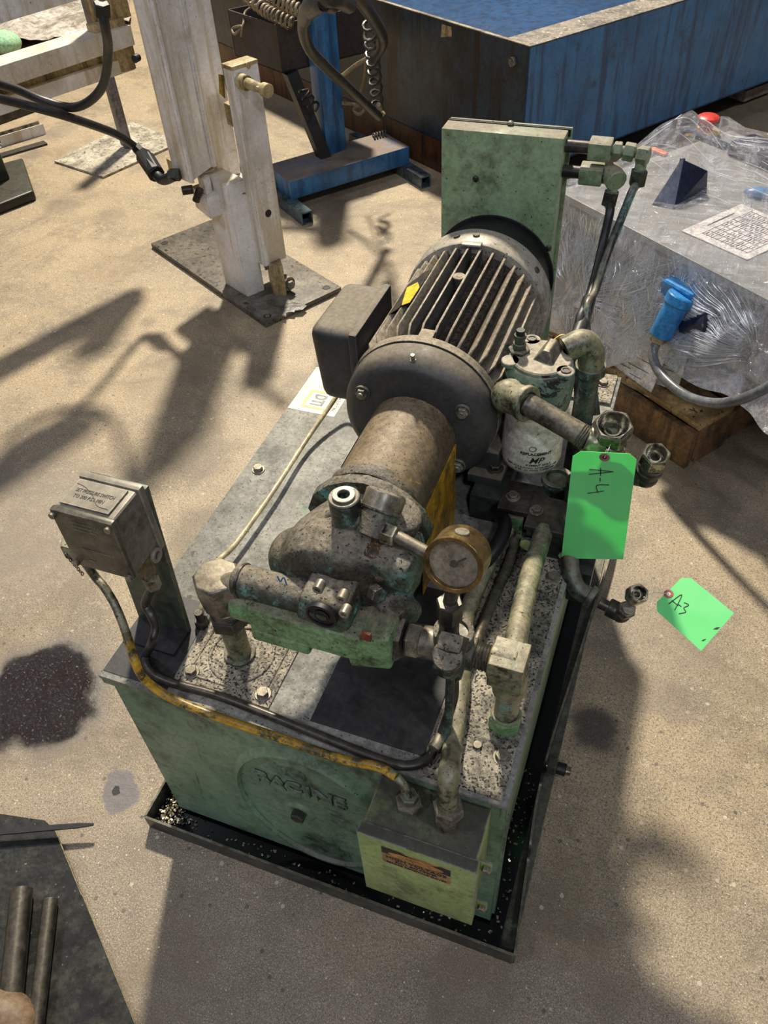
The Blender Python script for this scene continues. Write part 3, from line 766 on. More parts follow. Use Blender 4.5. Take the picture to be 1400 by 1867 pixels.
# bolts on the bell
for q in [(-.080, .050), (.080, .050), (-.075, -.06), (.075, -.06)]:
    p = V(AX + q[0], .446, AZ + q[1])
    b_ = part('bell_bolt_boss', MB().cyl(p, p + V(0, -.005, 0), .0125, n=24), MOTORD, mo)
    part('bell_bolt', MB().hexn(p + V(0, -.004, 0), p + V(0, -.010, 0), .0095).cyl(p + V(0, -.01, 0), p + V(0, -.014, 0), .0055), STEEL, mo)
p = V(AX - .002, .462, AZ + .108)
part('grease_nipple', MB().hexn(p, p + V(0, -.003, .009), .006).cyl(p + V(0, -.003, .009), p + V(0, -.004, .017), .003), CHROME, mo)
# name plate draped over the left fins
m = MB(); nn = 8
A0, A1 = -.80, -.44
for r in (.1285, .1298):
    for y in (.600, .700):
        for i in range(nn + 1):
            a = A0 + (A1 - A0) * i / nn; m.v.append(onr(a, y + (.012 if a > -.6 else 0), r))
k = nn + 1
for i in range(nn):
    m.f += [[i, i + 1, k + i + 1, k + i], [2 * k + i, 3 * k + i, 3 * k + i + 1, 2 * k + i + 1], [i, 2 * k + i, 2 * k + i + 1, i + 1], [k + i, k + i + 1, 3 * k + i + 1, 3 * k + i]]
m.f += [[0, k, 3 * k, 2 * k], [nn, 2 * k + nn, 3 * k + nn, k + nn]]
part('name_plate', m, DSTEEL, mo)
m = MB()
pts = [(735, 548), (742, 525), (762, 515), (765, 524), (747, 552), (733, 557)]
rc = .1310


def atcyl(px, py, r):
    d = ray(px, py); o = CAM - V(AX, 0, AZ); A = d.x ** 2 + d.z ** 2; B = 2 * (o.x * d.x + o.z * d.z); C_ = o.x ** 2 + o.z ** 2 - r * r
    D = B * B - 4 * A * C_
    return CAM + d * ((-B - math.sqrt(max(D, 0))) / (2 * A))


ps = [atcyl(a, b, rc) for a, b in pts]
cn = sum(ps, V(0, 0, 0)) / len(ps) - V(AX, 0, AZ); cn.y = 0; cn.normalize()
m.ext(ps, cn * .0008)
part('yellow_sticker', m, YELP, mo, label='torn yellow sticker')
# junction box
jb = part('junction_box', MB().hull([V(.134, .552, .618), V(.215, .552, .618), V(.215, .700, .618), V(.134, .700, .618)], [V(.126, .544, .768), V(.215, .544, .768), V(.215, .710, .768), V(.126, .710, .768)]), MOTORD, mo, bevel=.024, seg=5, label='dark rounded junction box on the motor side')
part('box_neck', MB().cyl(V(.19, .61, .68), V(.26, .61, .68), .045), MOTOR, mo)
part('box_lid_lip', MB().bx(.199, .216, .541, .712, .616, .771), MOTORD, mo, bevel=.008)
# feet and rails
for x in (.238, .448):
    m = MB().bx(x - .030, x + .030, .50, .78, .545, .562).bx(x - .018 if x < AX else x - .03, x + .03 if x < AX else x + .018, .52, .76, .56, .60)
    part('foot', m, MOTORD, mo, bevel=.003)
    for y in (.525, .755): bolt((x + (.012 if x > AX else -.012), y, .562), parent=mo, r=.011, h=.012, m_=DSTEEL, name='foot_bolt')
for x in (.225, .460):
    part('mounting_rail', MB().bx(x - .028, x + .028, .47, .80, ZT, .5445), DARKGREEN, U, bevel=.002)

# ------------------------------------------------------------------ coupling guard, pump flange
GR = .069
m = MB(); nn = 28
def arch(r, y, zb): return [V(AX + r, y, zb)] + [V(AX + r * math.cos(PI * i / nn), y, AZ - .012 + r * math.sin(PI * i / nn)) for i in range(nn + 1)] + [V(AX - r, y, zb)]


def archshell(mb, ro, ri, y0, y1, zb):
    a, b, c_, d_ = arch(ro, y0, zb), arch(ro, y1, zb), arch(ri, y0, zb), arch(ri, y1, zb)
    o = len(mb.v); L_ = len(a); mb.v += a + b + c_ + d_
    for i in range(L_ - 1):
        mb.f += [[o + i, o + i + 1, o + L_ + i + 1, o + L_ + i], [o + 2 * L_ + i, o + 3 * L_ + i, o + 3 * L_ + i + 1, o + 2 * L_ + i + 1],
                 [o + i, o + 2 * L_ + i, o + 2 * L_ + i + 1, o + i + 1], [o + L_ + i, o + L_ + i + 1, o + 3 * L_ + i + 1, o + 3 * L_ + i]]
    mb.f += [[o, o + L_, o + 3 * L_, o + 2 * L_], [o + L_ - 1, o + 3 * L_ - 1, o + 4 * L_ - 1, o + 2 * L_ - 1]]
    return mb


cg = part('coupling_guard', archshell(MB(), GR, GR - .004, .275, .447, .56), GUARD, U, smooth=30, label='brown arched coupling guard')
for s_ in (-1, 1):
    part('yellow_side', MB().bx(AX + s_ * GR, AX + s_ * (GR + .0015), .277, .445, .50, .672), YELLOW, cg, label='yellow painted straight side of the guard')
part('shaft_coupling', MB().cyl(ax(.28), ax(.44), .042), BLACK, cg)
part('guard_stand', MB().bx(AX - .060, AX + .060, .26, .30, ZT, .60), DARKGREEN, U, bevel=.003)

PU_ = MB()
pump_axis = V(.338, 0, .676)
def pa(y, dx=0, dz=0): return V(pump_axis.x + dx, y, pump_axis.z + dz)


PU_.lathe(pa(.105), Y3, [(0, .055), (.012, .074), (.045, .084), (.075, .080), (.105, .070), (.130, .060), (.145, .058)], 40)
PU_.sph(pa(.155, -.062, .002), .040, (1, 1.1, .95))
PU_.sph(pa(.150, .020, .045), .048, (1, 1, .9))
PU_.sph(pa(.165, .075, .005), .036, (1, 1.1, 1))
PU_.cyl(pa(.150, .04, .05), pa(.135, .115, .052), .028)
PU_.cyl(pa(.150, .05, -.02), pa(.115, .105, -.03), .032)
PU_.bx(.285, .375, .10, .20, .60, .70)
PU_.cyl(pa(.17, .018, .04), pa(.17, .018, .098), .024)
PU_.cyl(pa(.20, .055, .03), pa(.20, .075, .085), .030)
pb = part('pump_body', PU_, CASTG, U, smooth=0, label='grimy green cast pump body')
rm = pb.modifiers.new('remesh', 'REMESH'); rm.mode = 'VOXEL'; rm.voxel_size = .0035; rm.use_smooth_shade = True
sm = pb.modifiers.new('smooth', 'SMOOTH'); sm.factor = .6; sm.iterations = 6
# flange
m = MB()
fpoly = []
for (a, r) in [(0, .092), (22, .086), (45, .079), (70, .076), (90, .076), (110, .076), (135, .079), (158, .086), (180, .092), (202, .086), (225, .079), (270, .076), (315, .079), (338, .086)]:
    a = math.radians(a); fpoly.append(V(.345 + r * math.cos(a), .240, .680 + r * math.sin(a)))
m.ext(fpoly, (0, .020, 0))
pf = part('pump_flange', m, CASTG, pb, bevel=.003)
part('flange_neck', MB().lathe(ax(.258), Y3, [(0, .067), (.004, .069), (.014, .069), (.016, .060), (.03, .058)], 48), CASTG, pb)
for s_ in (-1, 1):
    p = V(.345 + s_ * .074, .240, .680)
    part('flange_bolt', MB().hexn(p, p + V(0, -.010, 0), .011), DSTEEL, pb)
# worn cap on top right of the flange
p = at(692, 935, y=.178)
cdn = V(.10, .62, .55).normalized()
part('round_cap', MB().lathe(p - cdn * .03, cdn, [(0, .0235), (.030, .0235), (.032, .0255), (.056, .0255), (.059, .022)], 36), CASTG, pb, smooth=30)
part('worn_band', MB().ring(p + cdn * .004, p + cdn * .0255, .0262, .025), STEEL, pb)
part('debris', MB().sph(pa(.150, .060, .072), .020, (1.2, 1.2, .35)).sph(pa(.125, .075, .050), .014, (1, 1, .5)), DEBRIS, pb, kind='stuff')

# front control block
BY0, BY1 = .055, .125
m = MB().bx(.245, .405, BY0, BY1, .622, .674)
m.bx(.245, .330, BY0 - .002, BY1, .606, .63)
m.hull([V(.385, BY0 + .004, .600), V(.440, BY0 + .012, .606), V(.440, BY1, .606), V(.385, BY1, .600)], [V(.38, BY0, .66), V(.44, BY0 + .01, .676), V(.44, BY1, .676), V(.38, BY1, .672)])
cb = part('control_block', m, LIGHTG, pb, bevel=.006, seg=3, label='pale green control block below the pump')
part('spool_barrel', MB().lathe(V(.218, .090, .682), X3, [(0, .0205), (.006, .0225), (.095, .0225), (.112, .025), (.16, .025), (.165, .021)], 36), CASTG, cb, smooth=50)
part('barrel_ring', MB().ring(V(.2245, .090, .682), V(.2285, .090, .682), .0243, .02), DSTEEL, cb)
part('barrel_lower', MB().lathe(V(.214, .086, .645), X3, [(0, .026), (.006, .028), (.06, .028), (.08, .024)], 32), LIGHTG, cb, smooth=50)
bl = part('end_cap', MB().hull([V(.318, .054, .680), V(.392, .054, .680), V(.392, .125, .680), V(.318, .125, .680)], [V(.322, .066, .716), V(.386, .066, .716), V(.386, .120, .720), V(.322, .120, .720)]), CASTG, cb, bevel=.009, seg=3)
part('cap_recess', MB().bx(.340, .366, .052, .060, .694, .708), DARKGREEN, cb, bevel=.003)
for q in [(577, 1079), (620, 1097), (625, 1124)]:
    p = at(*q, y=.050); p = p + V(0, .002, 0)
    part('socket_screw', MB().ring(p + V(0, .012, 0), p, .0066, .0034, 20).cyl(p + V(0, .014, 0), p + V(0, .004, 0), .006), STEEL, cb)
p = at(587, 1122, y=BY0 - .001)
part('round_window', MB().ring(p + V(0, .004, 0), p + V(0, -.003, 0), .0205, .0175, 36).cyl(p + V(0, .004, 0), p, .0185).ring(p, p + V(0, -.002, 0), .010, .008, 28), BLACK, cb, label='round black port')
for q in [(530, 1150), (606, 1163), (664, 1176)]:
    p = at(*q, z=.602); part('hex_plug', MB().hexn(V(p.x, p.y + .004, .622), V(p.x, p.y, .594), .0125), LIGHTG, cb)
part('blue_paint_mark', MB().tube([at(505, 1050, y=.070), at(511, 1060, y=.070), at(517, 1053, y=.070), at(523, 1067, y=.070)], .0010, 6), BLUEPLASTIC, cb)
part('rust_spot', MB().obox(at(668, 1160, y=.060), X3, Y3, Z3, .012, .004, .014), RUST, cb)
part('cast_rib', MB().tube([V(.30, .125, .70), V(.31, .15, .735), V(.33, .18, .76)], .006, 8).tube([V(.385, .12, .70), V(.40, .15, .73), V(.40, .19, .75)], .006, 8), CASTG, pb, smooth=60)
for q in [(530, 1045, .13), (740, 1030, .14), (610, 960, .20), (765, 985, .20), (690, 1085, .10)]:
    p = at(q[0], q[1], y=q[2]); nd = (p - pa(.16)).normalized()
    part('body_plug', MB().hexn(p - nd * .012, p + nd * .004, .0115), CASTG, pb)

# left suction line
SP = V(.185, .090, ZT)
sl = part('suction_pipe', MB().cyl(SP + V(0, 0, .001), SP + V(0, 0, .10), .0175), PIPEG, U, label='worn green vertical pipe')
part('pipe_collar', MB().ring(SP + V(0, 0, .003), SP + V(0, 0, .008), .024, .017), CASTG, sl)
part('swivel_nut', MB().hexn(SP + V(0, 0, .082), SP + V(0, 0, .110), .0285, ph=.2), DSTEEL, sl)
part('nut_collar', MB().cyl(SP + V(0, 0, .108), SP + V(0, 0, .122), .022), STEEL, sl)
ez = ZT + .158
m = MB().lathe(V(SP.x, SP.y, ZT + .118), Z3, [(0, .020), (.012, .029), (.048, .033), (.066, .033), (.070, .030)], 8, ph=.3)
m.cyl(V(SP.x, SP.y, ez + .004), V(SP.x + .040, SP.y, ez + .018), .022)
part('hex_elbow', m, STEEL, sl, bevel=.002, label='bright hexagonal elbow fitting')
part('elbow_nut', MB().hexn(V(SP.x + .036, SP.y, .682), V(SP.x + .048, SP.y, .682), .0225).cyl(V(SP.x + .03, SP.y, .682), V(SP.x + .056, SP.y, .682), .0175), DSTEEL, sl)

# right hand line: nut, coupling, tee with gauge, nipple, elbow, drop
RZ, RY = .634, .103
rl = part('outlet_coupling', MB().hexn(V(.420, RY, RZ - .002), V(.448, RY, RZ), .033, ph=.3), CASTG, U)
part('union_nut', MB().hexn(V(.452, RY, RZ), V(.472, RY, RZ + .002), .024, ph=.2), STEEL, rl)
part('reducer', MB().cyl(V(.470, RY, RZ + .002), V(.500, RY, RZ + .004), .022), STEEL, rl)
TX = .512
tee = part('pipe_tee', MB().cyl(V(TX - .022, RY, RZ + .002), V(TX + .030, RY, RZ + .004), .0215).cyl(V(TX, RY, RZ), V(TX, RY, RZ + .040), .0225).cyl(V(TX, RY, RZ - .004), V(TX, RY - .03, RZ - .012), .020), TEALPIPE, U, bevel=0)
part('tee_collar', MB().ring(V(TX, RY, RZ + .024), V(TX, RY, RZ + .044), .0255, .018), CASTG, tee)
part('threaded_nipple', MB().lathe(V(TX + .028, RY, RZ + .004), X3, [(0.002 * i, .0165 + (.0018 if i % 2 else 0)) for i in range(13)], 24), DSTEEL, tee)
m = MB().cyl(V(TX + .048, RY, RZ + .004), V(TX + .082, RY, RZ + .004), .0235)
m.obox(V(TX + .072, RY, RZ + .002), X3, Y3, Z3, .044, .044, .048)
m.cyl(V(TX + .076, RY, RZ), V(TX + .076, RY, RZ - .055), .022)
el = part('return_elbow', m, PIPEG, U, bevel=.008, seg=3, smooth=40, label='yellow-green pipe elbow')
ex = TX + .076
part('drop_pipe', MB().cyl(V(ex, RY, RZ - .05), V(ex, RY, ZT + .02), .0165), PIPEG, el)
part('drop_nut', MB().hexn(V(ex, RY, ZT + .001), V(ex, RY, ZT + .030), .0235, ph=.5).ring(V(ex, RY, ZT + .028), V(ex, RY, ZT + .034), .020, .0166), LIGHTG, el)
rp = [V(.566, .425, ZT + .055), V(.568, .40, ZT + .062), V(.574, .26, ZT + .112), V(ex - .002, .11, RZ + .003)]
part('return_pipe', MB().tube(rp, .0150, 20), PIPEG, U, smooth=60, label='long worn green and brass coloured pipe')
# small valve under the tee
q0 = at(820, 1195, y=RY - .035)
sv = part('snubber_valve', MB().lathe(V(q0.x, q0.y, q0.z + .010), V(0, .6, .4), [(-.006, .006), (0, .019), (.012, .0205), (.020, .019), (.022, .0)][::1], 8), CASTG, U, smooth=30)
part('round_knob', MB().cyl(V(q0.x, q0.y - .002, q0.z + .002), V(q0.x, q0.y - .012, q0.z + .016), .0185), CASTG, sv)
part('hex_body', MB().hexn(V(q0.x, q0.y + .004, q0.z), V(q0.x, q0.y + .004, q0.z - .022), .018), CASTG, sv)
part('lower_nut', MB().hexn(V(q0.x, q0.y + .004, q0.z - .02), V(q0.x, q0.y + .004, q0.z - .044), .0125), CASTG, sv)
part('drain_tube', MB().tube([V(q0.x, q0.y + .004, q0.z - .04), V(q0.x, q0.y + .004, q0.z - .075), at(815, 1330, z=ZT + .03), at(795, 1366, z=ZT + .008)], .006, 10), TEALPIPE, sv)
# pressure gauge
gx = TX - .006
GRAD = .0335
gd = V(-.05, -.90, .34).normalized()
gc = at(829, 1026, y=RY - .008)
gg = part('gauge_stem', MB().hexn(V(gx, RY, RZ + .066), V(gx, RY, RZ + .100), .0165).cyl(V(gx, RY, RZ + .035), V(gx, RY, RZ + .068), .0125).cyl(V(gx, RY, RZ + .098), gc - gd * .010 - V(0, 0, GRAD * .9), .0085), DSTEEL, U)
gu, gv = frame(gd)
G = part('pressure_gauge', MB().ring(gc - gd * .030, gc + gd * .006, GRAD, GRAD - .003, 56).cyl(gc - gd * .028, gc - gd * .004, GRAD - .002, n=48), BRASS, U, smooth=40, label='brass-cased pressure gauge with fogged glass')
part('bezel', MB().ring(gc + gd * .002, gc + gd * .008, GRAD + .001, GRAD - .0045, 56), BRASS, G)
part('dial', MB().cyl(gc - gd * .003, gc + gd * .002, GRAD - .0035, n=48), GLASSG, G, label='fogged brown dial')
m = MB(); nq = [(-.013, -.010), (-.012, -.0115), (.005, .0025), (.0035, .005)]
m.hull([gc + gd * .0021 + gu * a + gv * b for a, b in nq], [gc + gd * .0027 + gu * a + gv * b for a, b in nq])
m.cyl(gc + gd * .0021, gc + gd * .0034, .0045, n=16)
part('needle', m, mat('faded_needle', (70, 64, 54)), G)
part('blow_out_plug', MB().cyl(gc - gd * .011 + (gv if gv.z > 0 else -gv) * (GRAD - .002), gc - gd * .011 + (gv if gv.z > 0 else -gv) * (GRAD + .0015), .0085, n=18), STEEL, G)
# tee fitting on the pump top with the pipe to the gauge
p = at(640, 985, y=.165); px_ = p.x
z0 = .700
tz = at(632, 906, y=.165).z
tf = part('top_tee_fitting', MB().cyl(V(px_, .165, z0), V(px_, .165, z0 + .026), .022).ring(V(px_, .165, z0 + .022), V(px_ - .003, .165, tz), .0200, .0085, 32), TEALPIPE, U)
part('tee_neck', MB().lathe(V(px_, .165, z0 + .01), Z3, [(0, .0225), (.004, .0235), (.008, .0225), (.012, .0235), (.016, .0225)], 24), DSTEEL, tf)
part('washer', MB().ring(V(px_ - .003, .165, tz - .001), V(px_ - .003, .165, tz + .004), .0145, .0075, 28), SWITCH, tf, label='bright washer on the open top')
part('tee_branch', MB().cyl(V(px_ + .01, .165, tz - .038), V(px_ + .036, .160, tz - .038), .0135), TEALPIPE, tf)
hz = tz - .038
part('branch_nut', MB().hexn(V(px_ + .034, .160, hz), V(px_ + .048, .158, hz), .0155), STEEL, tf)
part('branch_nut', MB().hexn(V(px_ + .050, .158, hz), V(px_ + .068, .155, hz), .0145, ph=.4), CHROME, tf)
part('gauge_line', MB().cyl(V(px_ + .066, .155, hz), V(px_ + .13, .140, hz - .008), .0082), STEEL, tf)

# ------------------------------------------------------------------ manifold blocks beside the motor
mb_ = part('manifold_block', MB().bx(.540, .612, .420, .485, ZT, ZT + .058), DARKGREEN, U, bevel=.002)
tp = part('block_clamp', MB().bx(.536, .616, .415, .490, ZT + .058, ZT + .068), DSTEEL, mb_, bevel=.002)
for x in (.548, .603): bolt((x, .452, ZT + .068), parent=mb_, r=.0085, h=.008, m_=STEEL)
part('yellow_green_tag', MB().hexn(V(.606, .418, ZT + .02), V(.606, .411, ZT + .02), .010), OLIVE, mb_)
part('clamp_lug', MB().cyl(V(.545, .418, ZT + .028), V(.545, .410, ZT + .028), .012), OLIVE, mb_)
m2 = part('second_block', MB().bx(.488, .535, .455, .515, ZT, ZT + .050), DARKGREEN, U, bevel=.002)
part('flange_cap', MB().bx(.484, .560, .450, .520, ZT + .050, ZT + .060), DSTEEL, m2, bevel=.002)
bolt((.503, .480, ZT + .060), parent=m2, r=.009, h=.008, m_=STEEL)
part('green_body', MB().bx(.492, .530, .446, .456, ZT + .010, ZT + .046).bx(.486, .536, .442, .456, ZT + .002, ZT + .010), LIGHTG, m2, bevel=.003)
part('vertical_stub', MB().cyl(V(.566, .520, ZT), V(.566, .520, ZT + .080), .022).ring(V(.566, .520, ZT + .078), V(.566, .520, ZT + .088), .026, .018), TEALPIPE, U)
part('dark_hose', MB().tube([V(.47, .31, ZT + .02), V(.50, .36, ZT + .05), V(.505, .42, ZT + .05), V(.48, .47, ZT + .03)], .012, 14), BLACK, U, smooth=60)

# ------------------------------------------------------------------ oil filter
fx, fy = .512, .560
can_t = .690
F_ = part('filter_head', MB().lathe(V(fx, fy, can_t), Z3, [(0, .046), (.004, .051), (.020, .053), (.045, .054), (.074, .052), (.080, .048)], 48), FILTHEAD, U, smooth=50, label='cast filter head with flaking green and black paint')
cn_ = part('filter_can', MB().lathe(V(fx, fy, .568), Z3, [(0, .032), (.003, .040), (.010, .0475), (.020, .050), (.108, .050), (.116, .0485), (.122, .0465)], 56), PAPER, F_, smooth=50, label='white spin-on filter can')


def wraptext(name, body, mat_, parent, zc, h, acen, span, r=.0503, bold=0.0):
    """lettering bent round the can"""
    o = text(name, body, mat_, parent, V(0, 0, 0), X3, Y3, h, width=span * r, depth=.0005, bold=bold, shear=.35 if body == 'MP' else 0)
    L = ORG[parent.name]
    me = o.data
    for v_ in me.vertices:
        q = v_.co + L
        a = acen + q.x / r
        v_.co = V(fx + (r + q.z) * math.sin(a), fy - (r + q.z) * math.cos(a), zc + q.y) - L
    return o


wraptext('printed_text', 'REPLACEMENT', INK, cn_, .6225, .0052, .33, 1.05, bold=.0002)
o_ = wraptext('marker_letters', 'MP', INK, cn_, .6085, .0125, .34, .50, bold=.0001)
wraptext('printed_text', 'ELEMENT ONLY', INK, cn_, .5985, .0038, .45, .85, bold=.0001)
wraptext('printed_text', 'REPLACE ELEMENT AFTER FIRST USE', INK, cn_, .5925, .0034, .26, 1.75)
wraptext('printed_text', 'EVERY 250 HOURS THEREAFTER', INK, cn_, .5875, .0034, .36, 1.35)
m = MB()
for a in [2 * PI * i / 24 for i in range(24)]:
    b = a + 2 * PI / 24
    f_ = lambda t_: V(fx + .0506 * math.sin(.20 + .11 * math.cos(t_)), fy - .0506 * math.cos(.20 + .11 * math.cos(t_)), .634 + .0048 * math.sin(t_))
    m.tube([f_(a), f_(b)], .0006, 4, k=1)
part('round_logo', m, INK, cn_)
# top cap with three lugs
hz0 = can_t + .079
cap = MB().lathe(V(fx, fy, hz0), Z3, [(0, .046), (.006, .046), (.008, .044)], 32)
for a in (-.55, .6, 2.1, 3.6):
    p = V(fx + .048 * math.cos(a), fy + .048 * math.sin(a), hz0)
    cap.cyl(p, p + V(0, 0, .008), .014, n=20)
tc_ = part('filter_cap', cap, FILTHEAD, F_, bevel=0)
for a in (-.55, .6, 2.1):
    p = V(fx + .049 * math.cos(a), fy + .049 * math.sin(a), hz0 + .0082)
    part('bolt_hole', MB().ring(p, p + V(0, 0, .0018), .0078, .0048, 18).cyl(p, p + V(0, 0, .0006), .005, n=14), DSTEEL, tc_)
part('cap_ridge', MB().hull([V(fx - .012, fy - .012, hz0 + .007), V(fx + .022, fy - .020, hz0 + .007), V(fx + .028, fy + .030, hz0 + .007), V(fx - .004, fy + .034, hz0 + .007)],
                           [V(fx + .002, fy - .006, hz0 + .024), V(fx + .012, fy - .008, hz0 + .024), V(fx + .016, fy + .028, hz0 + .024), V(fx + .006, fy + .028, hz0 + .024)]), STEEL, tc_, bevel=.002)
ip = V(fx - .036, fy + .004, hz0 + .008)
part('indicator', MB().hexn(ip, ip + V(0, 0, .006), .017).cyl(ip + V(0, 0, .005), ip + V(0, 0, .016), .010).cyl(ip + V(0, 0, .015), ip + V(0, 0, .026), .0078).ring(ip + V(0, 0, .024), ip + V(0, 0, .030), .0095, .006), CASTG, F_)
part('indicator_cap', MB().cyl(ip + V(0, 0, .028), ip + V(0, 0, .038), .0068), BLACK, F_)
part('wire_loop', MB().tube([V(fx + .006, fy + .036, hz0 + .012), V(fx + .02, fy + .047, hz0 + .020), V(fx + .042, fy + .050, hz0 + .016)], .001, 6), YELP, F_)
# inlet elbow on the left front of the head, and pipe across the can
e0 = at(925, 722, y=.495); e1 = at(958, 735, y=.478)
m = MB().cyl(V(fx - .022, fy - .03, can_t + .036), e0 + V(0, 0, .002), .024).sph(e0, .0255).cyl(e0, e1, .0235, .0245)
ie = part('inlet_elbow', m, PIPEG, U, smooth=45, label='pale green elbow at the filter inlet')
part('elbow_lip', MB().ring(e1 - (e1 - e0).normalized() * .003, e1 + (e1 - e0).normalized() * .006, .0275, .018), PIPEG, ie)
e2 = at(1072, 800, y=.452)
part('inlet_pipe', MB().cyl(e1, e2, .0168), STEEL, U, label='brown steel pipe crossing in front of the filter')
m = MB().lathe(e2 - (e2 - e1).normalized() * .014, e2 - e1, [(.0018 * i, .0165 + (.0016 if i % 2 else 0)) for i in range(9)], 24)
part('pipe_thread', m, DSTEEL, ie)
# big swivel end with bore open to above
n1 = at(1118, 776, y=.452)
tube_b = at(1108, 832, y=.452)
dv_ = (V(.0, -.30, 1)).normalized()
m = MB().cyl(e2 - (e2 - e1).normalized() * .002, V(n1.x - .004, .452, e2.z - .006), .0225, .0225).sph(V(n1.x, .452, n1.z - .045), .024)
se = part('swivel_elbow', m, CHROME, U, smooth=45)
part('swivel_body', MB().cyl(n1 - dv_ * .055, n1 - dv_ * .020, .0215), TEALPIPE, se)
part('swivel_collar', MB().ring(n1 - dv_ * .040, n1 - dv_ * .034, .0235, .02), DSTEEL, se)
part('swivel_nut', MB().nut(n1 - dv_ * .028, n1 + dv_ * .004, .0285, .0205), CHROME, se, smooth=30, label='open hexagonal swivel nut')
# second open fitting to the right
n2 = at(1196, 829, y=.48); dv2 = V(.10, -.28, 1).normalized()
b2 = n2 - dv2 * .060
s2_ = part('angled_fitting', MB().sph(b2, .0195).cyl(b2, b2 + V(-.075, .012, -.012), .0185), DSTEEL, U, smooth=45)
part('swivel_body', MB().cyl(b2, n2 - dv2 * .018, .0175).ring(n2 - dv2 * .044, n2 - dv2 * .036, .0205, .016).ring(n2 - dv2 * .03, n2 - dv2 * .024, .0195, .016), DSTEEL, s2_)
part('swivel_nut', MB().nut(n2 - dv2 * .022, n2 + dv2 * .004, .0215, .0150), CHROME, s2_, smooth=30)
part('cross_pipe', MB().cyl(b2 + V(-.06, .012, -.012), V(.60, .50, .60), .0165).cyl(V(.60, .50, .60), V(.60, .50, ZT + .03), .0175), DARKGREEN, U)
# third small fitting at tank side
n3 = at(1164, 1082, y=.36); dv3 = V(.22, -.30, .8).normalized()
b3 = at(1132, 1118, y=.365); c3 = at(1092, 1098, y=.37); d3 = at(1052, 1072, y=.38); e3 = at(1040, 1035, y=.40)
s3_ = part('side_port_fitting', MB().tube([b3, c3], .0095, 14, k=1).sph(b3, .0155).cyl(b3, b3 + (c3 - b3).normalized() * .022, .0150), DSTEEL, U, smooth=45)
part('side_elbow', MB().tube([c3 + (d3 - c3) * .35, d3, e3, e3 + V(-.008, .03, .010)], .0150, 16).ring(c3 + (d3 - c3) * .25, c3 + (d3 - c3) * .5, .0185, .014), TEALPIPE, s3_, smooth=60)
part('swivel_body', MB().hexn(b3 + dv3 * .010, b3 + dv3 * .030, .0145).cyl(b3, b3 + dv3 * .035, .0105), STEEL, s3_)
part('swivel_nut', MB().nut(n3 - dv3 * .020, n3 + dv3 * .003, .0165, .0105), CHROME, s3_, smooth=30)
part('side_port_block', MB().bx(.6195, .655, .40, .44, ZT - .07, ZT + .004), DARKGREEN, U, bevel=.003)
# outlet elbow behind the filter and the riser
ro = at(1062, 640, y=.605)
m = MB().tube([V(fx + .03, .585, can_t + .088), V(fx + .052, .600, can_t + .096), V(fx + .067, .606, can_t + .080), V(fx + .070, .606, can_t + .05)], .0205, 20)
oe = part('outlet_elbow', m, PIPEG, U, smooth=60)
part('elbow_collar', MB().ring(V(fx + .070, .606, can_t + .040), V(fx + .070, .606, can_t + .055), .0245, .018), TEALPIPE, oe)
part('riser_pipe', MB().cyl(V(fx + .070, .606, can_t + .045), V(fx + .070, .606, ZT), .0175), TEALPIPE, U)
part('small_cross_line', MB().cyl(V(fx + .07, .60, .625), V(fx + .135, .585, .625), .0085).hexn(V(fx + .088, .596, .625), V(fx + .108, .591, .625), .016).ring(V(fx + .125, .587, .625), V(fx + .135, .585, .625), .0135, .008), TEALPIPE, U)

# ------------------------------------------------------------------ cooler cabinet at the back
CX0, CX1, CY0, CY1, CZ1 = .237, .452, .930, .972, .954
ca = part('cooler_cabinet', MB().bx(CX0, CX1, CY0, CY1, ZT, CZ1), CABG, U, bevel=.0025, label='tall pale green sheet metal cooler cabinet')
part('back_panel', MB().bx(CX0 + .004, CX1 + .006, CY1, CY1 + .005, ZT + .02, CZ1 + .003), CABG, ca, bevel=.001)
part('top_seam', MB().bx(CX0 + .002, CX1 + .004, CY1 - .003, CY1, CZ1 - .01, CZ1 + .0015), BLACK, ca)
part('air_opening', MB().lathe(V(AX, CY0 - .003, AZ), Y3, [(0, .108), (0, .118), (.0025, .119), (.004, .06), (.004, .0)], 64, caps=False), BLACK, ca, label='round black fan opening')
part('fan_cowl', MB().lathe(V(AX, .848, AZ), Y3, [(0, .110), (0, .122), (.05, .112), (.079, .112), (.079, .10)], 64, caps=False), BLACK, ca)
for q in [(867, 326), (1000, 452)]:
    p = at(*q, y=CY0); part('rivet', MB().lathe(p, -Y3, [(0, .006), (.002, .0055), (.004, .003), (.0045, 0)], 16), DSTEEL, ca)
part('top_screw', MB().lathe(V((CX0 + CX1) / 2 + .006, CY1 - .002, CZ1 + .002), Z3, [(0, .006), (.003, .0055), (.005, .003), (.0055, 0)], 16), STEEL, ca)
part('cabinet_foot', MB().bx(.50, .612, .845, .94, ZT + .001, ZT + .006), PLATESPECK, ca)
bolt((.588, .905, ZT + .006), parent=ca, r=.010, h=.008)
for (zz, x1, r, hx0, hx1, nm) in [(CZ1 - .020, .50, .0105, .492, .530, 'u'), (CZ1 - .063, .49, .0105, .482, .522, 'l')]:
    yy = CY0 + .024
    f1 = part('cooler_port', MB().cyl(V(CX1 - .002, yy, zz), V(x1, yy, zz), r), DSTEEL, ca)
    part('square_adapter', MB().obox(V((hx0 + hx1) / 2, yy, zz), X3, V(0, 1, .12), V(0, -.12, 1), hx1 - hx0, .030, .030), CABG, ca, bevel=.003)
yy = CY0 + .024; zu = CZ1 - .020; zl = CZ1 - .063
part('hex_reducer', MB().cyl(V(.53, yy, zu), V(.585, yy, zu - .002), .0085).hexn(V(.533, yy, zu), V(.546, yy, zu), .014), CABG, ca)
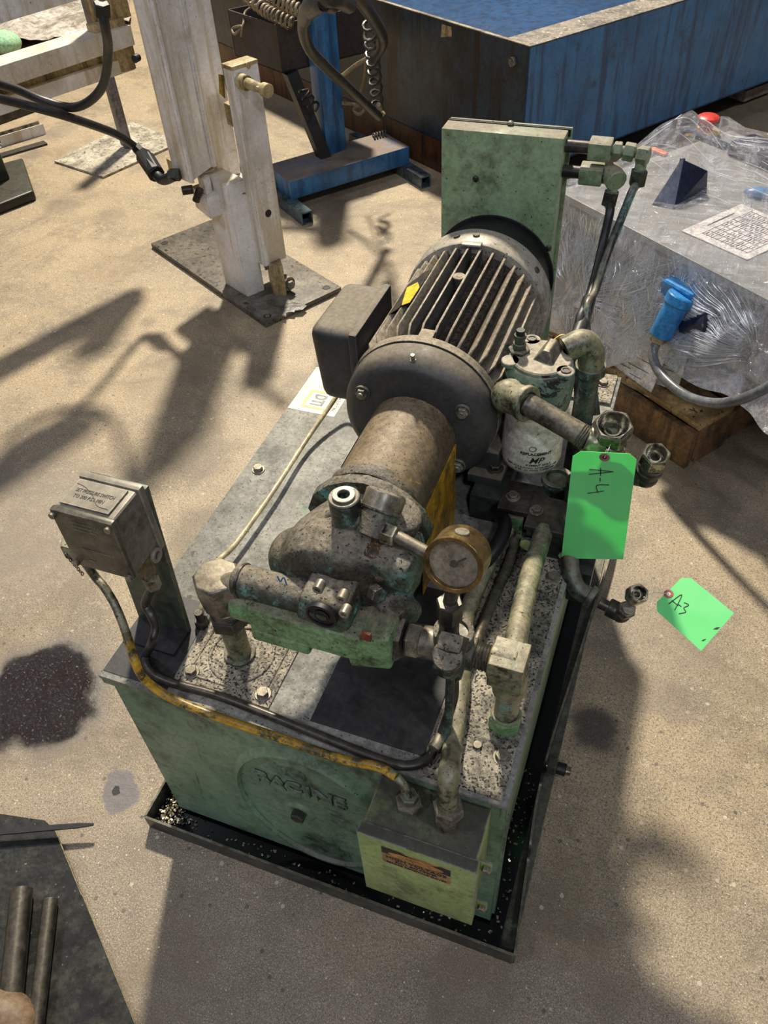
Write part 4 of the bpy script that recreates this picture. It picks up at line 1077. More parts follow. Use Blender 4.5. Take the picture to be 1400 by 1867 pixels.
part('hex_nut', MB().hexn(V(.550, yy, zu), V(.568, yy, zu - .002), .015), CABG, ca)
ue = V(.582, yy - .006, zu - .002)
part('hose_elbow', MB().hexn(ue + V(-.008, 0, 0), ue + V(.010, -.004, 0), .0155).cyl(ue, ue + V(0, -.004, -.030), .0095), CABG, ca)
part('hose_nut', MB().hexn(ue + V(0, -.004, -.022), ue + V(-.001, -.008, -.048), .014), TEALPIPE, ca)
le = V(.542, yy - .004, zl)
part('hex_reducer', MB().cyl(V(.52, yy, zl), V(.545, yy, zl), .0145), DSTEEL, ca)
part('hose_elbow', MB().cyl(le + V(-.010, .012, .004), le + V(.006, -.014, -.002), .0185, n=12).cyl(le, le + V(0, -.006, -.03), .0095), CABG, ca, label='round-faced elbow')
part('hose_nut', MB().hexn(le + V(0, -.006, -.022), le + V(-.002, -.010, -.046), .014), TEALPIPE, ca)
h1 = [ue + V(-.001, -.008, -.046), at(1152, 350, y=.91), at(1132, 400, y=.89), at(1108, 460, y=.86), at(1085, 530, y=.80), at(1068, 580, y=.74), V(fx + .088, .67, .60)]
h2 = [le + V(-.002, -.010, -.044), at(1112, 385, y=.915), at(1100, 440, y=.89), at(1086, 500, y=.84), at(1072, 550, y=.78), at(1054, 600, y=.72), V(fx + .060, .66, .60)]
part('cooler_hose', MB().tube(h1, .0072, 12), TEALPIPE, U, smooth=60, label='green-painted hose')
part('cooler_hose', MB().tube(h2, .0078, 12), RUBBER, U, smooth=60)
part('hose_sleeve', MB().tube([at(1074, 545, y=.78), at(1064, 580, y=.745), at(1052, 612, y=.70)], .0115, 12), RUBBER, U, smooth=60)

# ------------------------------------------------------------------ inspection tags
def tag(name, label, corners, n, hole, strokes, wirepts, blobs=()):
    loc = sum(corners, V(0, 0, 0)) / 4
    T = thing(name, label, 'tag', loc, 'green inspection tags')
    n = Vector(n).normalized(); p0 = corners[0]
    a, b, c_, d_ = corners
    def cut(p, q, r, f=.010):
        return [p + (q - p).normalized() * f, p + (r - p).normalized() * f]
    poly = cut(a, d_, b) + cut(b, a, c_) + [c_, d_]
    part('card', MB().ext(poly, n * -.0005), TAG, T, smooth=0)
    h = atp(*hole, p0, n)
    part('eyelet', MB().ring(h - n * .0008, h + n * .0006, .0072, .0030, 28), EYELET, T)
    part('eyelet_hole', MB().cyl(h, h + n * .0004, .0031, n=16), INK if not blobs else STICKER, T)
    mm = MB()
    for s in strokes:
        mm.tube([atp(x, y, p0 + n * .0003, n) for x, y in s], .00065, 5, k=4 if len(s) > 2 else 1)
    part('handwriting', mm, INK, T)
    for bl_ in blobs:
        part('dark_smudge', MB().ext([atp(x, y, p0 + n * .0002, n) for x, y in bl_], n * .0002), DARKGREEN, T, smooth=0)
    part('wire', MB().tube(wirepts, .0006, 6), STRING, T)
    return T, h


c43 = lambda x, y: (860 + x / 3.5, 580 + y / 3.5)
TY = .408
c4 = [at(1045, 822, y=TY), at(1162, 828, y=TY), at(1136, 1020, y=TY), at(1023, 1018, y=TY)]
n4 = V(0, -1, 0)
hk = at(1102, 834, y=TY)
tag('inspection_tag', 'upright green card tag marked A-4 hanging from the open swivel nut', c4, n4, (1102, 834),
    [[c43(750, 965), c43(905, 980)], [c43(748, 997), c43(905, 980)], [c43(822, 958), c43(822, 1005)], [c43(819, 1020), c43(819, 1042)],
     [c43(876, 1064), c43(797, 1068), c43(806, 1116)], [c43(738, 1118), c43(843, 1103)]],
    [hk + V(0, -.001, 0), hk + V(.003, .004, .012), at(1112, 812, y=.43), at(1116, 800, y=.438)])
c73 = lambda x, y: (940 + x / 3.043, 950 + y / 3.043)
n3_ = V(-.18, -.30, 1).normalized()
pc = at(1262, 1115, z=.505)
c3_ = [atp(1250, 1046, pc, n3_), atp(1189, 1106, pc, n3_), atp(1278, 1187, pc, n3_), atp(1338, 1118, pc, n3_)]
c3o = [c3_[1], c3_[0], c3_[3], c3_[2]]
h3 = atp(1219, 1083, pc, n3_)
tag('inspection_tag', 'tilted green card tag marked A-3 wired to the small side port fitting', c3o, n3_, (1219, 1083),
    [[c73(848, 460), c73(922, 408), c73(882, 494)], [c73(866, 440), c73(902, 470)], [c73(903, 462), c73(918, 474)], [c73(935, 452), c73(960, 466), c73(932, 482), c73(944, 504), c73(905, 514)]],
    [h3 + n3_ * .001, (h3 + n3) / 2 + V(0, 0, .002), n3 + V(.008, -.002, -.004)],
    blobs=[[c73(1096, 600), c73(1112, 590), c73(1134, 588), c73(1118, 602)], [c73(1030, 664), c73(1044, 656), c73(1058, 654), c73(1042, 666)]])

# ------------------------------------------------------------------ white lifting post standing on a floor plate
A_, B_, C_, = at(277, 450, z=.02), at(485, 598, z=.0), at(610, 530, z=.02)
uu = (at(277, 452, z=0) - B_).normalized(); uu.z = 0; vv = V(-uu.y, uu.x, 0)
if vv.dot(C_ - B_) < 0: vv = -vv
LU, LV = (at(277, 452, z=0) - B_).length, .33
LP = thing('lift_post', 'dirty white telescoping steel lift post bolted to a square floor plate', 'lift post', (B_ + uu * .2 + vv * .16))
b0 = [B_, B_ + uu * LU, B_ + uu * LU + vv * LV, B_ + vv * LV]
part('foot_plate', MB().ext([Vector((p.x, p.y, .0)) for p in b0], (0, 0, .020)), FOOTPL, LP, bevel=.002)
for (a, b) in [(.03, .03), (LU - .04, .04), (LU - .05, LV - .05), (.035, LV - .04)]:
    p = B_ + uu * a + vv * b; part('plate_bolt_hole', MB().ring(V(p.x, p.y, .020), V(p.x, p.y, .0215), .014, .009, 18).cyl(V(p.x, p.y, .0195), V(p.x, p.y, .0205), .010), BLACK, LP)


def quad_post(pts, z0, z1):
    """pts: left, near, right corners on the floor"""
    l, n_, r = pts; f = l + r - n_
    q = [l, n_, r, f]
    return MB().hull([V(p.x, p.y, z0) for p in q], [V(p.x, p.y, z1) for p in q])


l1, nn1, r1 = at(411, 517, z=.02), at(452, 542, z=.02), at(483, 529, z=.02)
part('inner_column', quad_post((l1, nn1, r1), .02, .42), WHITE, LP, bevel=.004)
du = (l1 - nn1).normalized(); dv0 = (r1 - nn1).normalized()
zc0, zc1 = .305, .378
base = at(384, 400, z=zc0)
lf, rt = at(357, 378, z=zc0), at(467, 368, z=zc0)
part('collar_block', quad_post((lf, base, rt), zc0, zc1), WHITE, LP, bevel=.004)
def blob(c, r, h, seed, n=26, sx=1.0):
    """a low ragged heap"""
    m_ = MB(); c = Vector(c); m_.v.append(c + V(0, 0, h))
    for k_, (f_, g_) in enumerate(((.45, .9), (.8, .5), (1.0, 0.0))):
        for i_ in range(n):
            a_ = 2 * PI * i_ / n; rr_ = r * f_ * (1 + .55 * noise.noise(V(math.cos(a_) * 1.6 + seed, math.sin(a_) * 1.6, seed)) + .25 * noise.noise(V(math.cos(a_) * 5, math.sin(a_) * 5, seed)))
            m_.v.append(c + V(rr_ * math.cos(a_) * sx, rr_ * math.sin(a_), h * g_))
    for i_ in range(n):
        j_ = (i_ + 1) % n; m_.f.append([0, 1 + i_, 1 + j_])
        for k_ in (0, 1): m_.f.append([1 + k_ * n + i_, 1 + (k_ + 1) * n + i_, 1 + (k_ + 1) * n + j_, 1 + k_ * n + j_])
    return m_


gb = at(425, 345, z=zc1)
part('grease_heap', blob((gb.x, gb.y, zc1), .042, .012, 2.0, sx=1.3), GREASE, LP, smooth=60)
# upper tall column: housing made of a web between lipped flanges, and a second column beside it
zb = .45
ha, hb, hc = at(318, 322, z=zb), at(346, 334, z=zb), at(390, 302, z=zb)
part('tall_housing', quad_post((ha, hb, hc), zb, 1.27), WHITE, LP, bevel=.003)
e_ = (hc - hb)
m = MB()
for t0, t1 in ((.0, .07), (.90, 1.0)):
    a = hb + e_ * t0; b = hb + e_ * t1; o_ = V(e_.y, -e_.x, 0).normalized() * .012
    if o_.dot(CAM - hb) < 0: o_ = -o_
    part('flange_lip', MB().hull([V(p.x, p.y, zb) for p in (a, b, b + o_, a + o_)], [V(p.x, p.y, 1.27) for p in (a, b, b + o_, a + o_)]), WHITE, LP, bevel=.0015)
sa, sb, sc2 = at(388, 318, z=zc1 + .02), at(398, 322, z=zc1 + .02), at(438, 305, z=zc1 + .02)
sa = sb + (sa - sb).normalized() * .09
part('second_column', quad_post((sa, sb, sc2), zc1 + .001, 1.27), WHITE, LP, bevel=.004)
ka, kb, kc = at(308, 312, z=zb - .03), at(343, 332, z=zb - .03), at(402, 300, z=zb - .03)
part('clamp_bracket', quad_post((ka, kb, kc), zb - .03, zb + .012), WHITEY, LP, bevel=.002)
part('pin_lug', quad_post((at(365, 348, z=zc1), at(377, 358, z=zc1), at(388, 350, z=zc1)), zc1, zb - .02), WHITE, LP, bevel=.002)
kp = at(352, 345, z=zb - .05)
part('clevis_pin', MB().cyl(kp, kp + V(-.03, -.02, 0), .014).cyl(kp + V(.02, .01, .0), kp + V(.0, .0, -.04), .012), DSTEEL, LP)
# outer post with pin
d1 = at(470, 545, z=.02); 
ol, on_, or_ = at(462, 505, z=.10), at(486, 520, z=.10), at(525, 497, z=.10)
ol, on_, or_ = [at(a, b, z=.13) for a, b in [(468, 478), (484, 488), (523, 470)]]
ztop = zat(on_.x, on_.y, 128)
op = part('outer_post', quad_post((ol, on_, or_), .13, ztop), WHITE, LP, bevel=.006)
part('post_cap', quad_post((ol + (ol - or_) * .02, on_, or_), ztop - .003, ztop + .008), WHITEY, LP, bevel=.002)
ph_ = at(488, 390, z=.0)
fn = V((or_ - on_).y, -(or_ - on_).x, 0).normalized()
if fn.dot(CAM - on_) < 0: fn = -fn
hp_ = atp(489, 389, on_, fn)
part('pin_hole', MB().cyl(hp_ - fn * .002, hp_ + fn * .0012, .0125, n=20), BLACK, LP)
pp0 = atp(438, 147, on_, fn)
part('locking_pin', MB().cyl(pp0, pp0 + fn * .035, .021).cyl(pp0 + fn * .035, pp0 + fn * .115, .0155, .013).cyl(pp0 + fn * .115, pp0 + fn * .140, .019).cyl(pp0 + fn * .128 + V(-.03, 0, .004), pp0 + fn * .128 + V(.01, 0, -.002), .006), WHITEY, LP, label='yellowed locking pin with a knob')
part('cap_screw', MB().cyl(atp(452, 118, on_, fn), atp(452, 118, on_, fn) + fn * .005, .008, n=14), WHITEY, LP)
part('yellow_patch', MB().hull([atp(a, b, on_, fn) + fn * 0 for a, b in [(398, 135), (408, 137), (410, 180), (400, 170)]], [atp(a, b, on_, fn) + fn * .002 for a, b in [(398, 135), (408, 137), (410, 180), (400, 170)]]), YELLOW, LP)
part('post_lug', quad_post((at(408, 190, z=.62), at(424, 198, z=.62), at(440, 188, z=.62)), .56, .625), WHITEY, LP, bevel=.002)
part('lower_lug', quad_post((at(470, 455, z=.13), at(482, 482, z=.13), at(502, 474, z=.13)), .105, .17), WHITEY, LP, bevel=.003)
part('clevis', quad_post((at(490, 505, z=.04), at(500, 541, z=.02), at(524, 540, z=.02)), .02, .14), WHITEY, LP, bevel=.006)
cp0 = atp(524, 516, at(510, 541, z=.02), fn)
part('clevis_bolt', MB().cyl(cp0 - fn * .02, cp0 + fn * .012, .026, n=24).hexn(cp0 + fn * .012, cp0 + fn * .026, .016), STEEL, LP)
gr = at(500, 556, z=.021)
part('grease_patch', blob((gr.x, gr.y, .0195), .072, .003, 5.0, 40, 1.3), GREASE, LP, smooth=60)

# ------------------------------------------------------------------ white beam frame with hydraulic hoses
zB = .92
BF = thing('beam_frame', 'dirty white welded beam frame with a thin grey leg, behind the lift post', 'frame', at(230, 268, z=0))


def beam(name, pts, zt, h, depth, mt, parent, **k):
    """a box beam seen along its front top edge between two directions of the photograph"""
    a, b = at(*pts[0], z=zt), at(*pts[1], z=zt)
    d = (b - a); n_ = V(-d.y, d.x, 0).normalized()
    if n_.dot(CAM - a) > 0: n_ = -n_
    q = [a, b, b + n_ * depth, a + n_ * depth]
    return part(name, MB().hull([p + V(0, 0, -h) for p in q], q), mt, parent, bevel=.004, **k)


def rail(name, pts, z0, h, depth, mt):
    """a box rail given along its front bottom edge"""
    a, b = at(*pts[0], z=z0), at(*pts[1], z=z0)
    d = (b - a); n_ = V(-d.y, d.x, 0).normalized()
    if n_.dot(CAM - a) > 0: n_ = -n_
    q = [a, b, b + n_ * depth, a + n_ * depth]
    return part(name, MB().hull(q, [p + V(0, 0, h) for p in q]), mt, BF, bevel=.003)


rail('main_beam', [(-60, 184), (247, 82)], .70, .060, .10, WHITE)
rail('lower_rail', [(-60, 232), (247, 127)], .625, .045, .05, WHITE)
rail('rail_web', [(-60, 200), (247, 100)], .662, .04, .012, WHITEY)
rail('beam_end', [(196, 142), (249, 125)], .628, .155, .05, WHITEY)
rail('upper_beam', [(-60, 62), (158, -4)], .94, .09, .10, WHITE)
rail('upper_post', [(186, 46), (240, 30)], .775, .40, .07, WHITEY)
lb = at(232, 268, z=.012)
m = MB().obox(V(lb.x, lb.y, .42), V(.7, -.45, 0), V(.45, .7, 0), Z3, .055, .04, .80)
part('thin_leg', m, mat('grey_leg_paint', (118, 112, 112), (98, 92, 92), 8, .5, grime=(70, 66, 64)), BF, bevel=.002)
part('cross_bolt', MB().cyl(at(245, 108, z=.70), at(252, 104, z=.70), .012), BLACK, BF)

HS = thing('hydraulic_hose', 'pair of black hydraulic hoses looping from the white frame to the lift post', 'hose', at(160, 200, z=.6))
zh = .66
part('lower_hose', MB().tube([at(-20, 175, z=.78), at(40, 190, z=.74), at(100, 206, z=.70), at(160, 225, z=.64), at(215, 246, z=.56), at(247, 268, z=.50)], .0125, 12), RUBBER, HS, smooth=60)
part('upper_hose', MB().tube([at(182, -20, z=1.02), at(190, 40, z=.96), at(197, 90, z=.88), at(190, 150, z=.78), at(165, 183, z=.72), at(130, 196, z=.70), at(80, 184, z=.72), at(30, 163, z=.76), at(-20, 148, z=.80)], .0125, 12), RUBBER, HS, smooth=60)
f0, f1, f2, f3 = at(247, 268, z=.50), at(268, 290, z=.47), at(285, 318, z=.45), at(318, 320, z=.47)
part('hose_fitting', MB().hexn(f0, f0 + (f1 - f0) * .8, .018).hexn(f0 + (f1 - f0) * .6, f2, .026, ph=.4).cyl(f1, f2, .028, n=10), BLACK, HS)
part('hose_elbow', MB().tube([f1, f2, f2 + V(.03, -.01, -.01), f3], .0165, 14), BLACK, HS)
part('end_nut', MB().hexn(f3 - V(.02, 0, 0), f3 + V(.015, .01, 0), .019), DSTEEL, HS)
part('upper_fitting', MB().hexn(at(185, 5, z=1.0), at(187, 30, z=.97), .020), BLACK, HS)

p4 = [at(a, b, z=0) for a, b in [(100, 297), (189, 326), (330, 262), (242, 225)]]
solo('floor_plate', MB().ext(p4, (0, 0, .010)), FOOTPL and mat('scuffed_light_plate', (186, 180, 160), (160, 152, 132), 5, .5, grime=(120, 112, 96), gsc=12, speck=(80, 72, 58), ssc=60, slo=.64),
     'thin scuffed steel plate on the floor under the thin grey leg', 'floor plate', p4[0], smooth=0)

# machine foot at the left edge, steel sections, green cloth
MF = thing('machine_foot', 'dark green machine foot on a thick base flange at the left edge', 'machine base', at(5, 370, z=0))
q = [at(a, b, z=.05) for a, b in [(-70, 395), (60, 345), (40, 285), (-90, 320)]]
part('base_flange', MB().ext([V(p.x, p.y, 0) for p in q], (0, 0, .045)), DKGREENM, MF, bevel=.012, seg=3)
q1 = [at(a, b, z=.05) for a, b in [(-80, 360), (18, 325), (8, 300), (-80, 320)]]
q2 = [V(p.x, p.y, .55) for p in q1]
part('pedestal', MB().hull([V(p.x, p.y, .044) for p in q1], q2), DKGREENM, MF, bevel=.01)
CHN = thing('steel_channel', 'short white-edged steel channel lying on the floor behind the machine foot', 'steel section', at(40, 255, z=0))
a, b = at(5, 268, z=0), at(84, 244, z=0); d = (b - a).normalized(); n_ = V(-d.y, d.x, 0)
for i, (o_, h_, w__) in enumerate([(0, .05, .006), (.055, .05, .006), (.03, .006, .06)]):
    part('channel_web' if i == 2 else 'channel_flange', MB().obox((a + b) / 2 + n_ * o_ + V(0, 0, h_ / 2), d, n_, Z3, (b - a).length, w__, h_), STEEL if i else WHITE, CHN)
a, b = at(-10, 228, z=.0), at(62, 202, z=.0); d = (b - a).normalized(); n_ = V(-d.y, d.x, 0)
solo('steel_bar', MB().obox((a + b) / 2 + V(0, 0, .02), d, n_, Z3, (b - a).length, .05, .04), DSTEEL, 'dark steel bar lying behind the steel channel at the left edge', 'steel section', a, bevel=.003)
a, b = at(2, 286, z=.0), at(84, 262, z=.0); d = (b - a).normalized(); n_ = V(-d.y, d.x, 0)
solo('flat_bar', MB().obox((a + b) / 2 + V(0, 0, .005), d, n_, Z3, (b - a).length, .05, .010), DSTEEL, 'flat dark bar lying nearest in front of the steel channel', 'steel section', a, bevel=.002)

# crumpled plastic sheet on the floor beyond the beams, green cloth, wrapped stack
def crumple(name, pts, z0, amp, mt, label, cat, nx=26, ny=14, seed=1.0, lift=None):
    a, b, c_, d_ = pts; m = MB(); L0 = a.copy()
    for s_ in (0, 1):
        for i in range(nx + 1):
            for j in range(ny + 1):
                u, v = i / nx, j / ny
                p = (a * (1 - u) + b * u) * (1 - v) + (d_ * (1 - u) + c_ * u) * v
                h = amp * (noise.noise(V(p.x * 3 + seed, p.y * 3, 0)) + .6 * abs(noise.noise(V(p.x * 7, p.y * 7 + seed, 1)))) + amp * .6
                m.v.append(V(p.x, p.y, max(z0 + .002, z0 + h) - (.002 if s_ else 0)))
    o = (nx + 1) * (ny + 1)
    for i in range(nx):
        for j in range(ny):
            q = i * (ny + 1) + j
            m.f.append([q, q + 1, q + ny + 2, q + ny + 1]); m.f.append([o + q, o + q + ny + 1, o + q + ny + 2, o + q + 1])
    return solo(name, m, mt, label, cat, L0, smooth=60)


PLS = mat('dusty_plastic_sheet', (206, 200, 188), (176, 168, 156), 3, .3, grime=(140, 128, 110), gsc=5, bump=.2, bsc=20)
crumple('plastic_sheet', [at(-40, 105, z=0), at(240, 60, z=0), at(240, -60, z=0), at(-40, -50, z=0)], 0, .08, PLS, 'crumpled pale plastic sheeting on the floor behind the white beams', 'plastic sheet')
crumple('foil_wrap', [at(330, 40, z=0), at(520, 20, z=0), at(560, -90, z=0), at(330, -90, z=0)], .03, .16, mat('silver_wrap', (190, 190, 198), (140, 140, 150), 5, .22, metal=.3, bump=.6, bsc=14, bdist=.02),
        'silvery crumpled wrapping on boards beyond the lift post', 'wrapping', seed=4)
for i, (a, b, w__, nm) in enumerate([((330, 62), (440, 45), .07, 'long pale board nearest in front of the silvery wrapping'), ((360, 92), (440, 80), .02, 'thin dark batten on the floor behind the lift post')]):
    a, b = at(*a, z=0), at(*b, z=0); d = (b - a).normalized(); n_ = V(-d.y, d.x, 0)
    solo('board' if i == 0 else 'batten', MB().obox((a + b) / 2 + V(0, 0, .012), d, n_, Z3, (b - a).length * 1.4, w__, .024), WHITEY if i == 0 else DSTEEL, nm, 'board', a)
solo('green_cloth', MB().sph(at(6, 78, z=.06), .10, (1.2, 1, .7), 20, 12), CLOTHG, 'pale green bundle resting on the plastic sheeting at the left edge', 'bundle', at(6, 78, z=.0), smooth=80)

# ------------------------------------------------------------------ blue stand with tray and coil hoses
zs0, zs1 = .05, .125
ST = thing('tool_stand', 'blue steel stand with a heavy box base on two square tubes and a dark tray', 'stand', at(640, 300, z=0))
bn, br_, bl2 = at(528, 332, z=zs1), at(746, 267, z=zs1), at(497, 300, z=zs1)
ub = (br_ - bn).normalized(); vb = V(-ub.y, ub.x, 0); 
if vb.dot(bl2 - bn) < 0: vb = -vb
LBx = (br_ - bn).length; DB = (at(701, 239, z=zs1) - br_).dot(vb)
bb = [bn, br_, br_ + vb * DB, bn + vb * DB]
part('base_box', MB().hull([V(p.x, p.y, zs0) for p in bb], bb), BLUE, ST, bevel=.004)
for (qx, qy, sx_) in [(566, 407, 0), (781, 341, 1)]:
    e = at(qx, qy, z=0)
    q_ = -vb
    s = MB(); c0 = V(e.x, e.y, .025); L__ = .62
    wq = .05; th = .005
    for dx, dz, aa, hh in [(-wq / 2 + th / 2, 0, th, wq), (wq / 2 - th / 2, 0, th, wq), (0, wq / 2 - th / 2, wq - 2 * th, th), (0, -wq / 2 + th / 2, wq - 2 * th, th)]:
        s.obox(c0 + vb * (L__ / 2) + ub * (dx - .012) + V(0, 0, dz), ub, vb, Z3, aa, L__, hh)
    part('foot_tube', s, mat('blue_grey_tube_%d' % sx_, (92, 112, 118), (70, 84, 90), 8, .4, metal=.3, grime=(50, 52, 52)), ST)
pn, pr, pl_ = at(597, 284, z=zs1), at(632, 272, z=zs1), at(584, 268, z=zs1)
pb0 = [pn, pr, pr + vb * .085, pn + vb * .085]
ps = part('post', MB().hull([V(p.x, p.y, zs1 - .001) for p in pb0], [V(p.x, p.y, 1.02) for p in pb0]), BLUE, ST, bevel=.003)
# tray behind the post
tc0 = pn + vb * .09
zt0 = zat(tc0.x, tc0.y, 122); zt1 = zt0 + .17
pf0 = tc0
def onf(px_, py_): return atp(px_, py_, pf0, vb)
A1, A2 = onf(510, 100), onf(668, 60)
nA = V(A1.x, A1.y, 0); nB = V(A2.x, A2.y, 0)
lcor = at(421, 60, z=(zt0 + zt1) / 2); lcor = V(lcor.x, lcor.y, 0)
back = lcor + (nB - nA)
tq = [nA, nB, back, lcor]
cen = sum(tq, V(0, 0, 0)) / 4
for i in range(4):
    a, b = tq[i], tq[(i + 1) % 4]; d = (b - a).normalized(); n_ = V(-d.y, d.x, 0)
    if n_.dot(cen - a) < 0: n_ = -n_
    part('tray_side', MB().hull([V(p.x, p.y, zt0) for p in (a, b, b + n_ * .006, a + n_ * .006)], [V(p.x, p.y, zt1) for p in (a, b, b + n_ * .006, a + n_ * .006)]), TRAY, ST)
part('tray_bottom', MB().hull([V(p.x, p.y, zt0) for p in tq], [V(p.x, p.y, zt0 + .006) for p in tq]), TRAY, ST)
ba, bb_ = at(528, 130, z=zt0), at(590, 285, z=zs1)
part('diagonal_brace', MB().obox((ba + bb_) / 2, (bb_ - ba), vb.cross(bb_ - ba), vb, (bb_ - ba).length, .05, .05), BLACK, ST)


def coil(pts, R, turns, r=.004, n=6):
    P = smoothpath(pts, 12); m = len(P); out = []
    N = turns * 10; u = None
    for i in range(N + 1):
        t = i / N * (m - 1); k = min(int(t), m - 2); p = P[k].lerp(P[k + 1], t - k); tg = (P[k + 1] - P[k]).normalized()
        if u is None: u, _ = frame(tg)
        u = (u - tg * u.dot(tg)).normalized(); v = tg.cross(u); a = 2 * PI * i / 10
        out.append(p + (u * math.cos(a) + v * math.sin(a)) * R)
    return MB().tube(out, r, n, k=1)


zc_ = zt1
solo('coiled_air_hose', coil([at(452, -6, z=zc_ + .06), at(482, 18, z=zc_ + .03), at(505, 30, z=zc_ + .02), at(533, 44, z=zc_ + .0)], .022, 11, .0055), COILT, 'tan coiled air hose lying along the left of the dark tray', 'air hose', at(500, 30, z=zc_), 'coiled air hoses on the blue stand', smooth=60)
solo('coiled_air_hose', coil([at(486, -10, z=zc_ + .10), at(520, 8, z=zc_ + .07), at(552, 22, z=zc_ + .05)], .022, 8, .0055), COILT, 'tan coiled air hose lying beside the blue post top', 'air hose', at(520, 8, z=zc_), 'coiled air hoses on the blue stand', smooth=60)
solo('coiled_air_hose', coil([at(674, 38, z=.80), at(678, 90, z=.66), at(683, 140, z=.52), at(688, 200, z=.34)], .022, 9, .006), RUBBER, 'black coiled air hose hanging to the right of the blue post', 'air hose', at(680, 120, z=.5), 'coiled air hoses on the blue stand', smooth=60)
solo('coiled_air_hose', coil([at(552, 160, z=.42), at(562, 180, z=.38), at(576, 198, z=.34)], .02, 3, .005), BLACK, 'short black coiled hose by the diagonal brace of the blue stand', 'air hose', at(562, 180, z=.38), 'coiled air hoses on the blue stand', smooth=60)
solo('loose_hose_end', MB().tube([at(470, 8, z=zc_ + .02), at(447, 22, z=zc_), at(443, 45, z=zc_ - .03), at(428, 62, z=zc_ - .06), at(424, 52, z=zc_ - .05), at(440, 48, z=zc_ - .03), at(440, 66, z=zc_ - .07)], .005, 8), COILT, 'loose tan hose end curling over the left rim of the tray', 'hose', at(443, 45, z=zc_), smooth=60)
mp = pn + ub * .03
kh = thing('thick_cable', 'thick black cable looped over the top of the blue post', 'cable', at(620, 90, z=.6))
part('cable_loop', MB().tube([at(575, -5, z=.95), at(553, 40, z=.86), at(562, 85, z=.76), at(592, 120, z=.68), at(640, 165, z=.56), at(690, 212, z=.40)], .017, 12), RUBBER, kh, smooth=60)
part('cable_loop', MB().tube([at(640, -20, z=.95), at(668, 15, z=.88), at(692, 55, z=.76), at(696, 80, z=.70), at(680, 105, z=.62)], .019, 12), RUBBER, kh, smooth=60)
part('wire_bundle', MB().tube([at(555, 35, z=.90), at(566, 10, z=.97), at(585, 0, z=1.00), at(612, -4, z=1.02), at(636, 8, z=.98)], .020, 10).tube([at(566, 22, z=.95), at(590, 8, z=1.0), at(606, 12, z=.98)], .016, 10), RUBBER, kh, smooth=60)
part('frayed_ends', MB().tube([at(686, 196, z=.40), at(676, 205, z=.36), at(690, 214, z=.36), at(700, 205, z=.38)], .008, 8).tube([at(680, 210, z=.34), at(694, 200, z=.36), at(690, 190, z=.40)], .008, 8), COILT, kh, smooth=60, kind='stuff')
solo('tan_cable', MB().tube([at(622, 140, z=.48), at(650, 118, z=.54), at(680, 100, z=.60), at(692, 80, z=.66)], .008, 10), COILT, 'stiff tan cable curving right of the blue post', 'cable', at(650, 118, z=.5), 'tan cables behind the blue post', smooth=60)
solo('tan_cable', MB().tube([at(625, 188, z=.32), at(645, 190, z=.30), at(664, 196, z=.30), at(655, 208, z=.27), at(645, 200, z=.28), at(658, 186, z=.32)], .007, 10), COILT, 'knotted tan cable low behind the blue post', 'cable', at(645, 195, z=.3), 'tan cables behind the blue post', smooth=60)
solo('grey_rod', MB().tube([at(667, 105, z=.56), at(664, 140, z=.48), at(657, 168, z=.40)], .005, 8), COILT, 'thin grey rod hanging behind the blue post', 'rod', at(664, 140, z=.48), smooth=60)
kn = at(690, 250, z=zs1)
m = MB()
for i in range(5):
    m.tube([kn + ub * (-.03 + i * .014) + V(0, 0, .004) - vb * .02, kn + ub * (-.02 + i * .014) + V(0, 0, .02), kn + ub * (-.012 + i * .014) + V(0, 0, .004) + vb * .03], .004, 6)
solo('hose_clip', m, DSTEEL, 'small dark ribbed coil end lying on the blue base', 'hose', kn, smooth=60, kind=None)

# ------------------------------------------------------------------ large open blue bin
zk = .10
P0 = at(943, 384, z=0)
zt_ = zat(P0.x, P0.y, 86)
Pr = at(1250, 0, z=zt_); Pl = at(684, 0, z=zt_)
dr = (Pr - V(P0.x, P0.y, zt_)); dr.z = 0; dr.normalize(); dl = (Pl - V(P0.x, P0.y, zt_)); dl.z = 0; dl.normalize()
LR, LL = 3.2, 2.6
BN = thing('blue_bin', 'large open blue steel bin with one dark side, raised on a stained skid', 'bin', (P0.x, P0.y, 0))
zb0 = .14
def wall(name, a, d, L, n_, th, z0, z1, mt, **k):
    q = [a, a + d * L, a + d * L + n_ * th, a + n_ * th]
    return part(name, MB().hull([V(p.x, p.y, z0) for p in q], [V(p.x, p.y, z1) for p in q]), mt, BN, **k)


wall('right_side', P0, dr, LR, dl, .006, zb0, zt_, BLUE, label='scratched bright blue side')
wall('left_side', P0, dl, LL, dr, .006, zb0, zt_, BLUEDARK, label='dark side')
wall('rim_flange', P0, dr, LR, dl, .13, zt_ - .004, zt_ + .002, mat('dusty_rim', (150, 140, 124), (120, 112, 100), 6, .6, grime=(84, 78, 68), speck=(180, 172, 156), ssc=60), label='dusty grey top flange')
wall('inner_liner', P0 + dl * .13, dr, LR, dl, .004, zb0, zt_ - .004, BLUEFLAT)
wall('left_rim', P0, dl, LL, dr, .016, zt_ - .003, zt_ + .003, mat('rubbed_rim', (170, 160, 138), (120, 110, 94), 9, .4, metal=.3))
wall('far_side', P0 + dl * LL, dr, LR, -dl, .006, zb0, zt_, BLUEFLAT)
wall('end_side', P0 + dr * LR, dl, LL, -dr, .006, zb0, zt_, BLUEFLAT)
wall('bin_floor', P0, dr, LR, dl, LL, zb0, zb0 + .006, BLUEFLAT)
wall('skid', P0 + dr * .004 + dl * .002, dl, LL - .05, dr, .09, .0, zb0, BINWOOD)
wall('cross_skid', P0 + dr * 2.2, dl, LL - .05, dr, .09, .0, zb0, BINWOOD)
q = V(P0.x, P0.y, 0)
